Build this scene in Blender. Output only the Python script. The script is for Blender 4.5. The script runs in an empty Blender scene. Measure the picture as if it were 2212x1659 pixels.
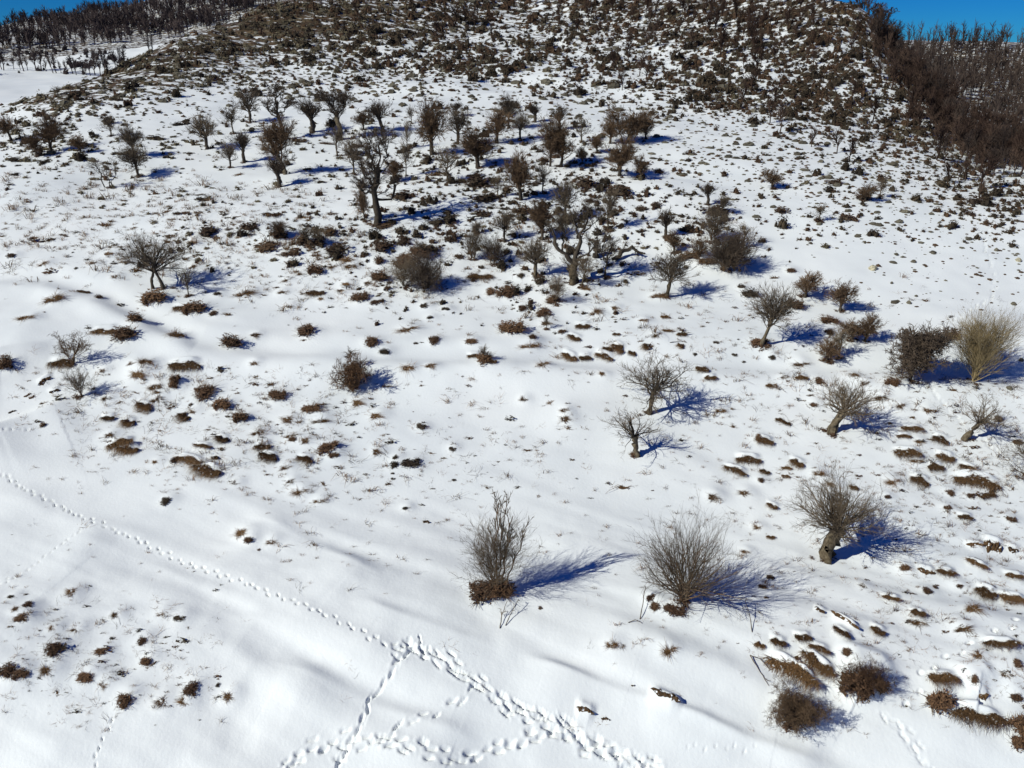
import bpy, math
import numpy as np
from mathutils import Vector, Matrix

# ------------------------------------------------------------------ camera, sky, sun
sc = bpy.context.scene
col = sc.collection
CAM_H, FOC, PITCH = 22.0, 780.0, math.radians(23.0)      # focal length in pixels of a 1024 px wide frame
cam_d = bpy.data.cameras.new('camera')
cam_d.sensor_width = 36.0
cam_d.lens = 36.0 * FOC / 1024.0
cam_d.clip_start = 0.5
cam_d.clip_end = 9000.0
cam = bpy.data.objects.new('camera', cam_d)
col.objects.link(cam)
cam.location = (0, 0, CAM_H)
cam.rotation_euler = (math.pi / 2 - PITCH, 0, 0)
sc.camera = cam

SUN_EL, SHADOW_AZ = math.radians(37), math.radians(64)    # shadows fall 64 degrees clockwise from +y
world = bpy.data.worlds.new('World')
sc.world = world
world.use_nodes = True
wn = world.node_tree.nodes
wl = world.node_tree.links
bg = wn['Background']
sky = wn.new('ShaderNodeTexSky')
sky.sky_type = 'NISHITA'
sky.sun_disc = False
sky.sun_elevation = SUN_EL
sky.sun_rotation = SHADOW_AZ + math.pi
sky.altitude = 2500
sky.air_density = 1.0
sky.dust_density = 0.0
sky.ozone_density = 4.0
hs = wn.new('ShaderNodeHueSaturation')
hs.inputs['Hue'].default_value = 0.497
hs.inputs['Saturation'].default_value = 1.42
hs.inputs['Value'].default_value = 1.0
wl.new(sky.outputs[0], hs.inputs['Color'])
tint = wn.new('ShaderNodeMixRGB')
tint.blend_type = 'MULTIPLY'
tint.inputs[0].default_value = 1.0
tint.inputs[2].default_value = (0.09, 0.60, 1.22, 1)      # the camera's deep polarised blue
wl.new(hs.outputs[0], tint.inputs[1])
wl.new(tint.outputs[0], bg.inputs[0])
bg.inputs[1].default_value = 0.051

sun_d = bpy.data.lights.new('sun', 'SUN')
sun_d.energy = 4.65
sun_d.angle = math.radians(0.5)
sun_d.color = (1.0, 0.99, 0.875)
sun = bpy.data.objects.new('sun', sun_d)
col.objects.link(sun)
sv = Vector((-math.sin(SHADOW_AZ) * math.cos(SUN_EL), -math.cos(SHADOW_AZ) * math.cos(SUN_EL), math.sin(SUN_EL)))
sun.rotation_euler = sv.to_track_quat('Z', 'Y').to_euler()

sc.view_settings.view_transform = 'Standard'
sc.view_settings.look = 'None'
sc.view_settings.exposure = 0.0
sc.view_settings.gamma = 1.0
sc.view_settings.use_curve_mapping = False
sc.render.engine = 'CYCLES'
sc.cycles.max_bounces = 5
sc.cycles.diffuse_bounces = 3

K = 1024.0 / 2212.0            # the lists below are in 2212-wide pixels of the photograph
CP, SP = math.cos(PITCH), math.sin(PITCH)

def ray(u, v):
    a = (np.asarray(u, float) - 512) / FOC
    b = (384 - np.asarray(v, float)) / FOC
    return a, CP + b * SP, -SP + b * CP

# ------------------------------------------------------------------ terrain height function
_prof_v = np.array([0, 85, 150, 222, 280, 356, 470, 600, 660, 768.])
_prof_y = np.array([180, 114, 81.5, 62.5, 54.5, 44.4, 35.4, 26.4, 23.5, 20.])
ctrl = []
def cp(u, v, y=None):
    if y is None:
        y = float(np.interp(v, _prof_v, _prof_y))
    dx, dy, dz = ray(u, v)
    t = y / dy
    ctrl.append((dx * t, y, CAM_H + dz * t))
for u in (-160, 0, 170, 340, 512, 684, 854, 1024, 1184):
    for v in (768, 660, 560, 470, 410, 356, 318, 280, 250, 222):
        cp(u, v)
for u, vy in {
    -120: [(150, 84), (135, 96), (152, 124)],
    0: [(180, 72), (150, 81), (125, 92), (109, 104), (119, 128), (127, 160)],
    64: [(150, 80), (110, 96), (88, 110), (101, 138)],
    128: [(180, 72), (150, 80), (110, 96), (85, 109), (69, 121), (84, 150)],
    197: [(150, 81), (110, 98), (70, 118), (38, 136), (57, 165)],
    256: [(180, 72), (120, 94), (85, 112), (45, 136), (10, 155), (28, 190)],
    340: [(150, 81), (110, 99), (60, 128), (10, 160), (-20, 180), (0, 220)],
    512: [(180, 72), (150, 81), (110, 99), (60, 130), (10, 172), (-32, 202), (-20, 250)],
    684: [(180, 72), (150, 81), (110, 100), (60, 128), (0, 168), (-22, 185), (0, 225)],
    800: [(150, 82), (110, 100), (60, 124), (10, 148), (-6, 158), (14, 190)],
    861: [(180, 72), (150, 83), (110, 101), (60, 122), (6, 146), (28, 175)],
    912: [(150, 84), (110, 104), (80, 122), (98, 150)],
    970: [(190, 70), (165, 82), (146, 95), (165, 122)],
    1024: [(195, 69), (172, 79), (156, 90), (176, 115)],
    1140: [(195, 69), (180, 80), (196, 108)],
    }.items():
    for v, y in vy:
        cp(u, v, y)
for u, v, y in [(-120, 106, 225), (0, 103, 235), (90, 92, 245), (-120, 74, 335), (0, 71, 335), (100, 72, 340), (180, 72, 345),
                (0, 58, 400), (100, 54, 400), (200, 48, 400), (-120, 62, 400), (0, 31, 600), (-120, 41, 600), (70, 17, 620), (120, 7, 640), (200, -14, 660), (280, -26, 680),
                (0, 34, 800), (200, 0, 860),
                (940, 44, 330), (1024, 46, 325), (1100, 50, 320), (1180, 54, 320), (1024, 105, 235), (1100, 110, 230), (1024, 148, 185), (880, 62, 300),
                (1024, 62, 430), (900, 60, 430), (512, 10, 380), (512, 10, 600), (700, 20, 400)]:
    cp(u, v, y)
for p in [(0, 6, -4), (0, -40, -9), (50, 0, -4), (-50, 0, -4), (0, -300, -30), (250, -50, -15), (-250, -50, -15), (120, 60, 9), (-120, 60, 7),
          (1500, 0, -20), (-1500, 0, -20), (0, -1500, -60), (0, 1800, 10), (1300, 1300, 10), (-1300, 1300, 10)]:
    ctrl.append(p)
ctrl = np.array(ctrl)

def _tps(d2):
    return 0.5 * d2 * np.log(d2 + 1e-9)
_S = 100.0
_C = ctrl[:, :2] / _S
_n = len(_C)
_K = _tps(((_C[:, None] - _C[None]) ** 2).sum(-1)) + np.eye(_n) * 2e-5
_A = np.zeros((_n + 3, _n + 3))
_A[:_n, :_n] = _K
_A[:_n, _n:] = np.c_[np.ones(_n), _C]
_A[_n:, :_n] = _A[:_n, _n:].T
_W = np.linalg.solve(_A, np.r_[ctrl[:, 2], 0, 0, 0])

def tps_eval(x, y):
    x = np.asarray(x, float) / _S
    y = np.asarray(y, float) / _S
    out = _W[_n] + _W[_n + 1] * x + _W[_n + 2] * y
    for k in range(_n):
        out = out + _W[k] * _tps((x - _C[k, 0]) ** 2 + (y - _C[k, 1]) ** 2)
    return out

_prm = np.random.RandomState(7).rand(256, 256)
def vnoise(x, y):
    xi = np.floor(x).astype(int)
    yi = np.floor(y).astype(int)
    fx = x - xi
    fy = y - yi
    fx = fx * fx * fx * (fx * (fx * 6 - 15) + 10)
    fy = fy * fy * fy * (fy * (fy * 6 - 15) + 10)
    g = lambda a, b: _prm[a & 255, b & 255]
    return ((g(xi, yi) * (1 - fx) + g(xi + 1, yi) * fx) * (1 - fy) + (g(xi, yi + 1) * (1 - fx) + g(xi + 1, yi + 1) * fx) * fy) * 2 - 1
def fbm(x, y, o=3):
    s, a = 0, 1.0
    for k in range(o):
        s = s + a * vnoise(x * 2 ** k + 17.3 * k, y * 2 ** k + 9.1 * k)
        a *= 0.5
    return s
def sst(a, b, x):
    t = np.clip((x - a) / (b - a), 0, 1)
    return t * t * (3 - 2 * t)

# wind direction of the drifts: image diagonal, upper left to lower right
DA = math.radians(-25)
DX, DY = math.cos(DA), math.sin(DA)

def relief(x, y):
    r = np.hypot(x, y)
    al = x * DX + y * DY
    ac = -x * DY + y * DX
    near = 1 - sst(28, 38, y)
    h = near * (0.23 * fbm(al / 24.0, ac / 2.6 + 0.6 * vnoise(al / 14, ac / 9), 2) + 0.03 * fbm(al / 14.0 + 5, ac / 0.9, 2) + .10 * fbm(x / 7.0, y / 6.0 + 3, 2) + 0.018 * fbm(x / 1.1, y / 0.9, 2))
    mid = sst(28, 38, y) * (1 - sst(100, 140, r))
    h = h + mid * (0.20 * fbm(x / 11.0, y / 7.0, 3) + 0.03 * fbm(x / 2.2, y / 1.4, 2))
    h = h + sst(90, 130, r) * (1 - sst(240, 300, r)) * (0.55 * fbm(x / 9.0, y / 7.0, 3))
    h = h + sst(240, 400, r) * 3.5 * fbm(x / 90.0, y / 60.0, 4)
    return h

# polar sheet: finest in the foreground, coarse towards the horizon and behind the camera
rr = [3.0, 6.0, 9.0, 12.0, 14.5, 16.5, 18.0]
r = 18.6
while r < 3500:
    rr.append(r)
    r += 0.062 if r < 33 else (0.062 + (r - 33) * 0.0058 if r < 240 else (2.2 if r < 700 else r * 0.06))
R = np.array(rr)
az = np.r_[np.arange(-180, -48, 4), np.arange(-48, -43.5, 0.5), np.arange(-43.5, 43.51, 0.09), np.arange(44, 48, 0.5), np.arange(48, 180, 4)]
AZ = np.radians(az)
NR, NA = len(R), len(AZ)
GX = R[:, None] * np.sin(AZ)[None]
GY = R[:, None] * np.cos(AZ)[None]
# the smooth base is interpolated from a coarser table
ri = np.unique(np.r_[np.arange(0, NR, 4), NR - 1])
ai = np.unique(np.r_[np.arange(0, NA, 6), np.where(np.abs(az) > 43)[0], NA - 1])
Zc = tps_eval(GX[np.ix_(ri, ai)], GY[np.ix_(ri, ai)])
Zr = np.empty((NR, len(ai)))
for k in range(len(ai)):
    Zr[:, k] = np.interp(R, R[ri], Zc[:, k])
GZ = np.empty((NR, NA))
for k in range(NR):
    GZ[k] = np.interp(AZ, AZ[ai], Zr[k])
GZ = GZ + relief(GX, GY)

_T = (GZ - CAM_H) / R[:, None]
_T = np.maximum.accumulate(_T, axis=0)
def at(u, v):
    """pixels of the 1024 frame -> nearest ground point (x, y) on that ray"""
    u = np.atleast_1d(np.asarray(u, float)); v = np.atleast_1d(np.asarray(v, float))
    dx, dy, dz = ray(u, v)
    a = np.arctan2(dx, dy); t = dz / np.hypot(dx, dy)
    j = np.clip(np.searchsorted(AZ, a), 1, NA - 1)
    out = np.full(len(u), 3000.0)
    for k in range(len(u)):
        w = (a[k] - AZ[j[k] - 1]) / (AZ[j[k]] - AZ[j[k] - 1])
        c = _T[:, j[k] - 1] if w < 0.5 else _T[:, j[k]]
        i = int(np.searchsorted(c, t[k]))
        if 0 < i < NR:
            f = (t[k] - c[i - 1]) / max(c[i] - c[i - 1], 1e-9)
            out[k] = R[i - 1] + f * (R[i] - R[i - 1])
    return out * np.sin(a), out * np.cos(a)
def at1(x, y):
    X, Y = at(x * K, y * K)
    return float(X[0]), float(Y[0])
def ground(x, y):
    """bilinear height of the sheet"""
    x = np.atleast_1d(np.asarray(x, float)); y = np.atleast_1d(np.asarray(y, float))
    r = np.hypot(x, y); a = np.arctan2(x, y)
    i = np.clip(np.searchsorted(R, r) - 1, 0, NR - 2); j = np.clip(np.searchsorted(AZ, a) - 1, 0, NA - 2)
    fr = np.clip((r - R[i]) / (R[i + 1] - R[i]), 0, 1); fa = np.clip((a - AZ[j]) / (AZ[j + 1] - AZ[j]), 0, 1)
    return (GZ[i, j] * (1 - fr) + GZ[i + 1, j] * fr) * (1 - fa) + (GZ[i, j + 1] * (1 - fr) + GZ[i + 1, j + 1] * fr) * fa
def project(x, y, z):
    d = y * CP - (z - CAM_H) * SP
    return 512 + FOC * x / d, 384 - FOC * (y * SP + (z - CAM_H) * CP) / d, d
# ------------------------------------------------------------------ materials
MAT = {}
def new_mat(name, rgb, rough=0.9, var=0.35, scale=3.0, rgb2=None):
    m = bpy.data.materials.new(name)
    m.use_nodes = True
    nt = m.node_tree
    b = nt.nodes['Principled BSDF']
    b.inputs['Roughness'].default_value = rough
    b.inputs['Specular IOR Level'].default_value = 0.2
    tc = nt.nodes.new('ShaderNodeTexCoord')
    geo = nt.nodes.new('ShaderNodeNewGeometry')
    nz = nt.nodes.new('ShaderNodeTexNoise')
    nz.inputs['Scale'].default_value = scale
    nz.inputs['Detail'].default_value = 4
    nt.links.new(geo.outputs['Position'], nz.inputs['Vector'])
    inf = nt.nodes.new('ShaderNodeObjectInfo')
    add = nt.nodes.new('ShaderNodeMath'); add.operation = 'MULTIPLY_ADD'
    nt.links.new(inf.outputs['Random'], add.inputs[0]); add.inputs[1].default_value = 0.35
    nt.links.new(nz.outputs['Fac'], add.inputs[2])
    cr = nt.nodes.new('ShaderNodeValToRGB')
    c2 = rgb2 or tuple(c * (1 + var * 1.6) for c in rgb)
    c1 = tuple(c * (1 - var) for c in rgb)
    cr.color_ramp.elements[0].position = 0.35
    cr.color_ramp.elements[0].color = (*c1, 1)
    cr.color_ramp.elements[1].position = 0.95
    cr.color_ramp.elements[1].color = (*c2, 1)
    e = cr.color_ramp.elements.new(0.6); e.color = (*rgb, 1)
    nt.links.new(add.outputs[0], cr.inputs[0])
    nt.links.new(cr.outputs[0], b.inputs['Base Color'])
    MAT[name] = m
    return m
new_mat('bark_dark', (0.050, 0.040, 0.030), scale=6)
new_mat('bark_olive', (0.080, 0.061, 0.038), scale=7, var=0.6, rgb2=(0.17, 0.14, 0.095))
new_mat('twig_grey', (0.115, 0.088, 0.060), scale=2)
new_mat('twig_brown', (0.115, 0.074, 0.044), scale=2)
new_mat('twig_tan', (0.235, 0.180, 0.095), scale=2)
new_mat('twig_dark', (0.068, 0.050, 0.036), scale=2)
new_mat('russet', (0.085, 0.048, 0.028), scale=14, var=0.6, rgb2=(0.17, 0.095, 0.05))
new_mat('dry_grass', (0.105, 0.060, 0.028), scale=14, var=0.65, rgb2=(0.22, 0.125, 0.055))
new_mat('straw', (0.20, 0.125, 0.075), scale=3, var=0.4)
new_mat('cushion', (0.036, 0.027, 0.018), scale=1.5, var=0.5, rgb2=(0.075, 0.056, 0.035))
new_mat('scrub_brown', (0.050, 0.030, 0.019), scale=0.7, var=0.5, rgb2=(0.105, 0.062, 0.034))
new_mat('thicket', (0.038, 0.022, 0.016), scale=0.25, var=0.5, rgb2=(0.08, 0.052, 0.038))
new_mat('far_wood', (0.036, 0.028, 0.030), scale=0.05, var=0.4, rgb2=(0.085, 0.062, 0.055))
new_mat('far_wood_right', (0.046, 0.033, 0.027), scale=0.06, var=0.4, rgb2=(0.095, 0.07, 0.056))
new_mat('rock', (0.085, 0.075, 0.055), scale=1.2, var=0.5, rgb2=(0.17, 0.155, 0.115))
new_mat('pale_rock', (0.36, 0.33, 0.24), scale=6, var=0.4)
new_mat('olive_scrub', (0.095, 0.078, 0.048), scale=0.8, var=0.5, rgb2=(0.19, 0.16, 0.105))
new_mat('soil', (0.060, 0.035, 0.017), scale=14, var=0.6, rgb2=(0.13, 0.072, 0.03))

# bare turf keeps crumbs of old snow between the tussocks
for nm_, lo, sc_ in (('soil', .60, 9.0), ('dry_grass', .66, 7.0)):
    nt = MAT[nm_].node_tree; b = nt.nodes['Principled BSDF']
    g_ = nt.nodes.new('ShaderNodeNewGeometry'); nz = nt.nodes.new('ShaderNodeTexNoise'); nz.inputs['Scale'].default_value = sc_; nz.inputs['Detail'].default_value = 3
    nt.links.new(g_.outputs['Position'], nz.inputs['Vector'])
    mr = nt.nodes.new('ShaderNodeMapRange'); mr.inputs['From Min'].default_value = lo; mr.inputs['From Max'].default_value = lo + .03
    nt.links.new(nz.outputs['Fac'], mr.inputs['Value'])
    mx = nt.nodes.new('ShaderNodeMixRGB'); src = b.inputs['Base Color'].links[0].from_socket
    nt.links.new(mr.outputs[0], mx.inputs[0]); nt.links.new(src, mx.inputs[1]); mx.inputs[2].default_value = (.74, .76, .77, 1)
    nt.links.new(mx.outputs[0], b.inputs['Base Color'])
# snow with thin places where the turf shows
snow = bpy.data.materials.new('snow'); snow.use_nodes = True
nt = snow.node_tree; N = nt.nodes.new; LK = nt.links.new
pb = nt.nodes['Principled BSDF']
pb.inputs['Roughness'].default_value = 0.55
pb.inputs['Specular IOR Level'].default_value = 0.25
geo = N('ShaderNodeNewGeometry')
at_n = N('ShaderNodeAttribute'); at_n.attribute_name = 'turf_cover'
mp = N('ShaderNodeMapping'); mp.inputs['Scale'].default_value = (0.55, 1.0, 0.6)
LK(geo.outputs['Position'], mp.inputs['Vector'])
n1 = N('ShaderNodeTexNoise'); n1.inputs['Scale'].default_value = 0.85; n1.inputs['Detail'].default_value = 6; n1.inputs['Roughness'].default_value = 0.68
LK(mp.outputs[0], n1.inputs['Vector'])
sub = N('ShaderNodeMath'); sub.operation = 'ADD'; LK(n1.outputs['Fac'], sub.inputs[0]); LK(at_n.outputs['Fac'], sub.inputs[1])
thr = N('ShaderNodeMapRange'); thr.inputs['From Min'].default_value = 0.97; thr.inputs['From Max'].default_value = 1.03
LK(sub.outputs[0], thr.inputs['Value'])
n2 = N('ShaderNodeTexNoise'); n2.inputs['Scale'].default_value = 0.35; n2.inputs['Detail'].default_value = 5
LK(geo.outputs['Position'], n2.inputs['Vector'])
tr = N('ShaderNodeValToRGB')
tr.color_ramp.elements[0].position = 0.35; tr.color_ramp.elements[0].color = (0.035, 0.024, 0.014, 1)
tr.color_ramp.elements[1].position = 0.7; tr.color_ramp.elements[1].color = (0.15, 0.115, 0.065, 1)
e = tr.color_ramp.elements.new(0.52); e.color = (0.085, 0.056, 0.028, 1)
LK(n2.outputs['Fac'], tr.inputs[0])
n3 = N('ShaderNodeTexNoise'); n3.inputs['Scale'].default_value = 0.12; n3.inputs['Detail'].default_value = 3
LK(geo.outputs['Position'], n3.inputs['Vector'])
sc_r = N('ShaderNodeValToRGB')
sc_r.color_ramp.elements[0].position = 0.3; sc_r.color_ramp.elements[0].color = (0.70, 0.735, 0.750, 1)
sc_r.color_ramp.elements[1].position = 0.7; sc_r.color_ramp.elements[1].color = (0.79, 0.815, 0.815, 1)
LK(n3.outputs['Fac'], sc_r.inputs[0])
mx = N('ShaderNodeMixRGB'); LK(thr.outputs[0], mx.inputs[0]); LK(sc_r.outputs[0], mx.inputs[1]); LK(tr.outputs[0], mx.inputs[2])
LK(mx.outputs[0], pb.inputs['Base Color'])
n4 = N('ShaderNodeTexNoise'); n4.inputs['Scale'].default_value = 7.0; n4.inputs['Detail'].default_value = 8; n4.inputs['Roughness'].default_value = 0.6
LK(geo.outputs['Position'], n4.inputs['Vector'])
bp = N('ShaderNodeBump'); bp.inputs['Strength'].default_value = 0.23; bp.inputs['Distance'].default_value = 0.06
LK(n4.outputs['Fac'], bp.inputs['Height']); LK(bp.outputs[0], pb.inputs['Normal'])
MAT['snow'] = snow

# ------------------------------------------------------------------ mesh helpers (numpy)
def mesh_np(name, V, F, mat, smooth=False):
    """F: array (m,3) or (m,4), or a list of such arrays"""
    me = bpy.data.meshes.new(name)
    Fs = [f for f in (F if isinstance(F, list) else [F]) if len(f)]
    V = np.ascontiguousarray(V, np.float32)
    me.vertices.add(len(V)); me.vertices.foreach_set('co', V.ravel())
    loops = np.concatenate([f.ravel() for f in Fs]).astype(np.int32)
    starts = []; o = 0
    for f in Fs:
        starts.append(o + np.arange(len(f)) * f.shape[1]); o += f.size
    starts = np.concatenate(starts).astype(np.int32)
    me.loops.add(len(loops)); me.loops.foreach_set('vertex_index', loops)
    me.polygons.add(len(starts)); me.polygons.foreach_set('loop_start', starts)
    me.polygons.foreach_set('use_smooth', np.full(len(starts), smooth))
    ml = mat if isinstance(mat, (list, tuple)) else [mat]
    for m_ in ml: me.materials.append(MAT[m_])
    if len(ml) > 1:
        me.polygons.foreach_set('material_index', np.concatenate([np.full(len(f), min(q, len(ml) - 1)) for q, f in enumerate(Fs)]).astype(np.int32))
    me.update(calc_edges=True)
    return me

def tubes(P, Rd, k=3):
    """P (N,n,3) paths, Rd (N,n) radii -> V, F quads"""
    P = np.asarray(P, float); Rd = np.asarray(Rd, float)
    Nn, n = P.shape[:2]
    T = np.gradient(P, axis=1)
    T /= np.linalg.norm(T, axis=2, keepdims=True) + 1e-9
    ref = np.where(np.abs(T[..., 2:3]) < 0.85, [[[0, 0, 1.0]]], [[[1.0, 0, 0]]])
    A = np.cross(T, ref); A /= np.linalg.norm(A, axis=2, keepdims=True) + 1e-9
    B = np.cross(T, A)
    an = np.arange(k) * 2 * np.pi / k
    V = P[:, :, None] + Rd[:, :, None, None] * (np.cos(an)[None, None, :, None] * A[:, :, None] + np.sin(an)[None, None, :, None] * B[:, :, None])
    idx = np.arange(Nn * n * k).reshape(Nn, n, k)
    a = idx[:, :-1]; b = idx[:, 1:]
    Fq = np.stack([a, np.roll(a, -1, 2), np.roll(b, -1, 2), b], -1).reshape(-1, 4)
    return V.reshape(-1, 3), Fq

def ribbons(P, W, rng):
    """flat tapering blades: P (N,n,3), W (N,) -> V, F"""
    Nn, n = P.shape[:2]
    a = rng.uniform(0, np.pi, Nn)
    s = np.stack([np.cos(a), np.sin(a), rng.uniform(-.3, .3, Nn)], -1)
    t = np.linspace(1, 0.15, n)[None, :, None]
    off = s[:, None] * W[:, None, None] * t * 0.5
    V = np.stack([P - off, P + off], 2)
    idx = np.arange(Nn * n * 2).reshape(Nn, n, 2)
    Fq = np.stack([idx[:, :-1, 0], idx[:, :-1, 1], idx[:, 1:, 1], idx[:, 1:, 0]], -1).reshape(-1, 4)
    return V.reshape(-1, 3), Fq

def join(parts):
    V, F, o = [], [], 0
    for v, f in parts:
        V.append(v); F.append(f + o); o += len(v)
    return np.concatenate(V), F

def lump(rng, nu=9, nv=4, rx=.5, ry=.5, rz=.5, rough=.25, down=0.12):
    """uneven dome, open below, skirt under the ground"""
    V = []
    for i in range(nv + 1):
        ph = (i / nv) * np.pi / 2
        for j in range(nu):
            th = j * 2 * np.pi / nu + i * 0.35
            q = 1 + rng.uniform(-rough, rough)
            V.append((rx * np.cos(th) * np.cos(ph) * q, ry * np.sin(th) * np.cos(ph) * q, rz * np.sin(ph) * (1 + rng.uniform(-rough, rough) * .6) if i else -down))
    idx = np.arange((nv + 1) * nu).reshape(nv + 1, nu)
    a, b = idx[:-1], idx[1:]
    Fq = np.stack([a, np.roll(a, -1, 1), np.roll(b, -1, 1), b], -1).reshape(-1, 4)
    return np.array(V), Fq

# ------------------------------------------------------------------ branching plants
def grow(rng, starts, dirs, Ls, Rs, n=5, wig=0.18, trop=0.1):
    """vectorised crooked paths"""
    Nn = len(starts)
    P = np.zeros((Nn, n, 3)); P[:, 0] = starts
    d = dirs / (np.linalg.norm(dirs, axis=1, keepdims=True) + 1e-9)
    for i in range(1, n):
        d = d + rng.normal(0, wig, (Nn, 3)); d[:, 2] += trop
        d /= np.linalg.norm(d, axis=1, keepdims=True)
        P[:, i] = P[:, i - 1] + d * (Ls / (n - 1))[:, None]
    taper = np.linspace(1, 0.35, n)[None]
    return P, Rs[:, None] * taper

def children(rng, P, Rd, Ls, cnt, ang, lf, rf, f0=0.25, up=0.0, upright=None):
    Nn, n = P.shape[:2]
    par = np.repeat(np.arange(Nn), cnt)
    f = rng.uniform(f0, 1.0, len(par)) * (n - 1)
    i = np.minimum(f.astype(int), n - 2); w = (f - i)[:, None]
    S = P[par, i] * (1 - w) + P[par, i + 1] * w
    T = P[par, i + 1] - P[par, i]; T /= np.linalg.norm(T, axis=1, keepdims=True) + 1e-9
    rv = rng.normal(0, 1, T.shape); A = np.cross(T, rv); A /= np.linalg.norm(A, axis=1, keepdims=True) + 1e-9
    an = np.radians(rng.uniform(ang * .6, ang * 1.3, len(par)))[:, None]
    D = T * np.cos(an) + A * np.sin(an)
    D[:, 2] += up
    L = Ls[par] * lf * rng.uniform(.55, 1.15, len(par)) * (1.1 - 0.45 * f / (n - 1))
    r = (Rd[par, i] * (1 - w[:, 0]) + Rd[par, i + 1] * w[:, 0]) * rf
    return S, D, L, np.maximum(r, 0.0)

def plant(seed, trunk_h=.35, trunk_r=.045, limbs=9, spread=55, limb_l=.6, cnt=(6, 6), ang=42, tw=.006, droop=0., lean=0, trunks=1, up=0.12, wig=.16, base_r=0.0, knob=0.0, forks=0, lf=(.55, .5), trop=.06, flare=1.5):
    """a plant about 1 unit high; returns dict of part name -> list of (V, F)"""
    rng = np.random.RandomState(seed)
    out = {'trunk': [], 'limb': [], 'crown': []}
    st = []
    if trunks and trunk_h > 0:
        base = np.c_[rng.normal(0, base_r + 1e-6, trunks), rng.normal(0, base_r + 1e-6, trunks), np.full(trunks, -.04)]
        D = np.c_[rng.normal(lean, .15, trunks), rng.normal(0, .15, trunks), np.ones(trunks)]
        if trunks > 1:
            D[:, :2] += base[:, :2] * 3
        P, Rd = grow(rng, base, D, np.full(trunks, trunk_h + .04) * rng.uniform(.85, 1.1, trunks), np.full(trunks, trunk_r), n=7, wig=wig * .6 * (3 if trunks > 1 else 1), trop=.1)
        Rd = trunk_r * (np.linspace(1.0, .8, 7)[None] + np.array([flare - 1, .2, .05, 0, 0, 0, knob])[None]) * rng.uniform(.92, 1.1, (trunks, 7))
        V, Fq = tubes(P, Rd, 9)
        V = V + rng.normal(0, trunk_r * .10, V.shape)
        out['trunk'].append((V, Fq))
        top = P[:, -1]; tops = np.repeat(np.arange(trunks), max(1, limbs // trunks))
        f = rng.uniform(.62, 1.0, len(tops)) if not knob else rng.uniform(.88, 1.0, len(tops))
        ii = np.minimum((f * 6).astype(int), 5); w = (f * 6 - ii)[:, None]
        S = P[tops, ii] * (1 - w) + P[tops, ii + 1] * w
        lr = trunk_r * .42
    else:
        nl = limbs
        a = rng.uniform(0, 2 * np.pi, nl); rb = base_r * np.sqrt(rng.uniform(0, 1, nl))
        S = np.c_[rb * np.cos(a), rb * np.sin(a), np.full(nl, -.03)]
        lr = trunk_r
    nl = len(S)
    th = rng.uniform(0, 2 * np.pi, nl)
    sp = np.radians(spread) * rng.uniform(.15, 1.1, nl) ** .7
    D = np.c_[np.cos(th) * np.sin(sp), np.sin(th) * np.sin(sp), np.cos(sp) - droop]
    if not (trunks and trunk_h > 0):
        D[:, :2] += S[:, :2] * 2.5
    L1 = limb_l * rng.uniform(.7, 1.1, nl)
    P1, R1 = grow(rng, S, D, L1, np.full(nl, lr) * rng.uniform(.6, 1.1, nl), n=6, wig=wig, trop=trop)
    out['limb'] = [tubes(P1[q:q + 1], R1[q:q + 1], 5) for q in range(nl)]
    S2, D2, L2, r2 = children(rng, P1, R1, L1, cnt[0], ang, lf[0], .55, up=up)
    P2, R2 = grow(rng, S2, D2, L2, np.maximum(r2, tw * 1.3), n=5, wig=wig * 1.1, trop=trop)
    out['crown'].append(tubes(P2, R2, 3))
    S3, D3, L3, r3 = children(rng, P2, R2, L2, cnt[1], ang, lf[1], .6, up=up)
    P3, R3 = grow(rng, S3, D3, L3, np.full(len(S3), tw), n=4, wig=wig * 1.1, trop=trop * .5)
    out['crown'].append(tubes(P3, R3, 3))
    if len(cnt) > 2:
        S4, D4, L4, r4 = children(rng, P3, R3, L3, cnt[2], ang, .55, .7, up=up)
        P4, R4 = grow(rng, S4, D4, L4, np.full(len(S4), tw * .8), n=3, wig=wig, trop=0)
        out['crown'].append(tubes(P4, R4, 3))
    return out

def unit_scale(out):
    """factors so that the crown is 1 high and 1 wide"""
    V = np.concatenate([v for k in out for v, _ in out[k]])
    h = np.percentile(V[:, 2], 99.3)
    V = np.concatenate([v for v, _ in out['crown']])
    w = (np.percentile(V[:, 0], 98.7) - np.percentile(V[:, 0], 1.3) + np.percentile(V[:, 1], 98.7) - np.percentile(V[:, 1], 1.3)) * .5
    h = np.percentile(V[:, 2], 95)
    return np.array([1 / w, 1 / w, 1 / h])

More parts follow.
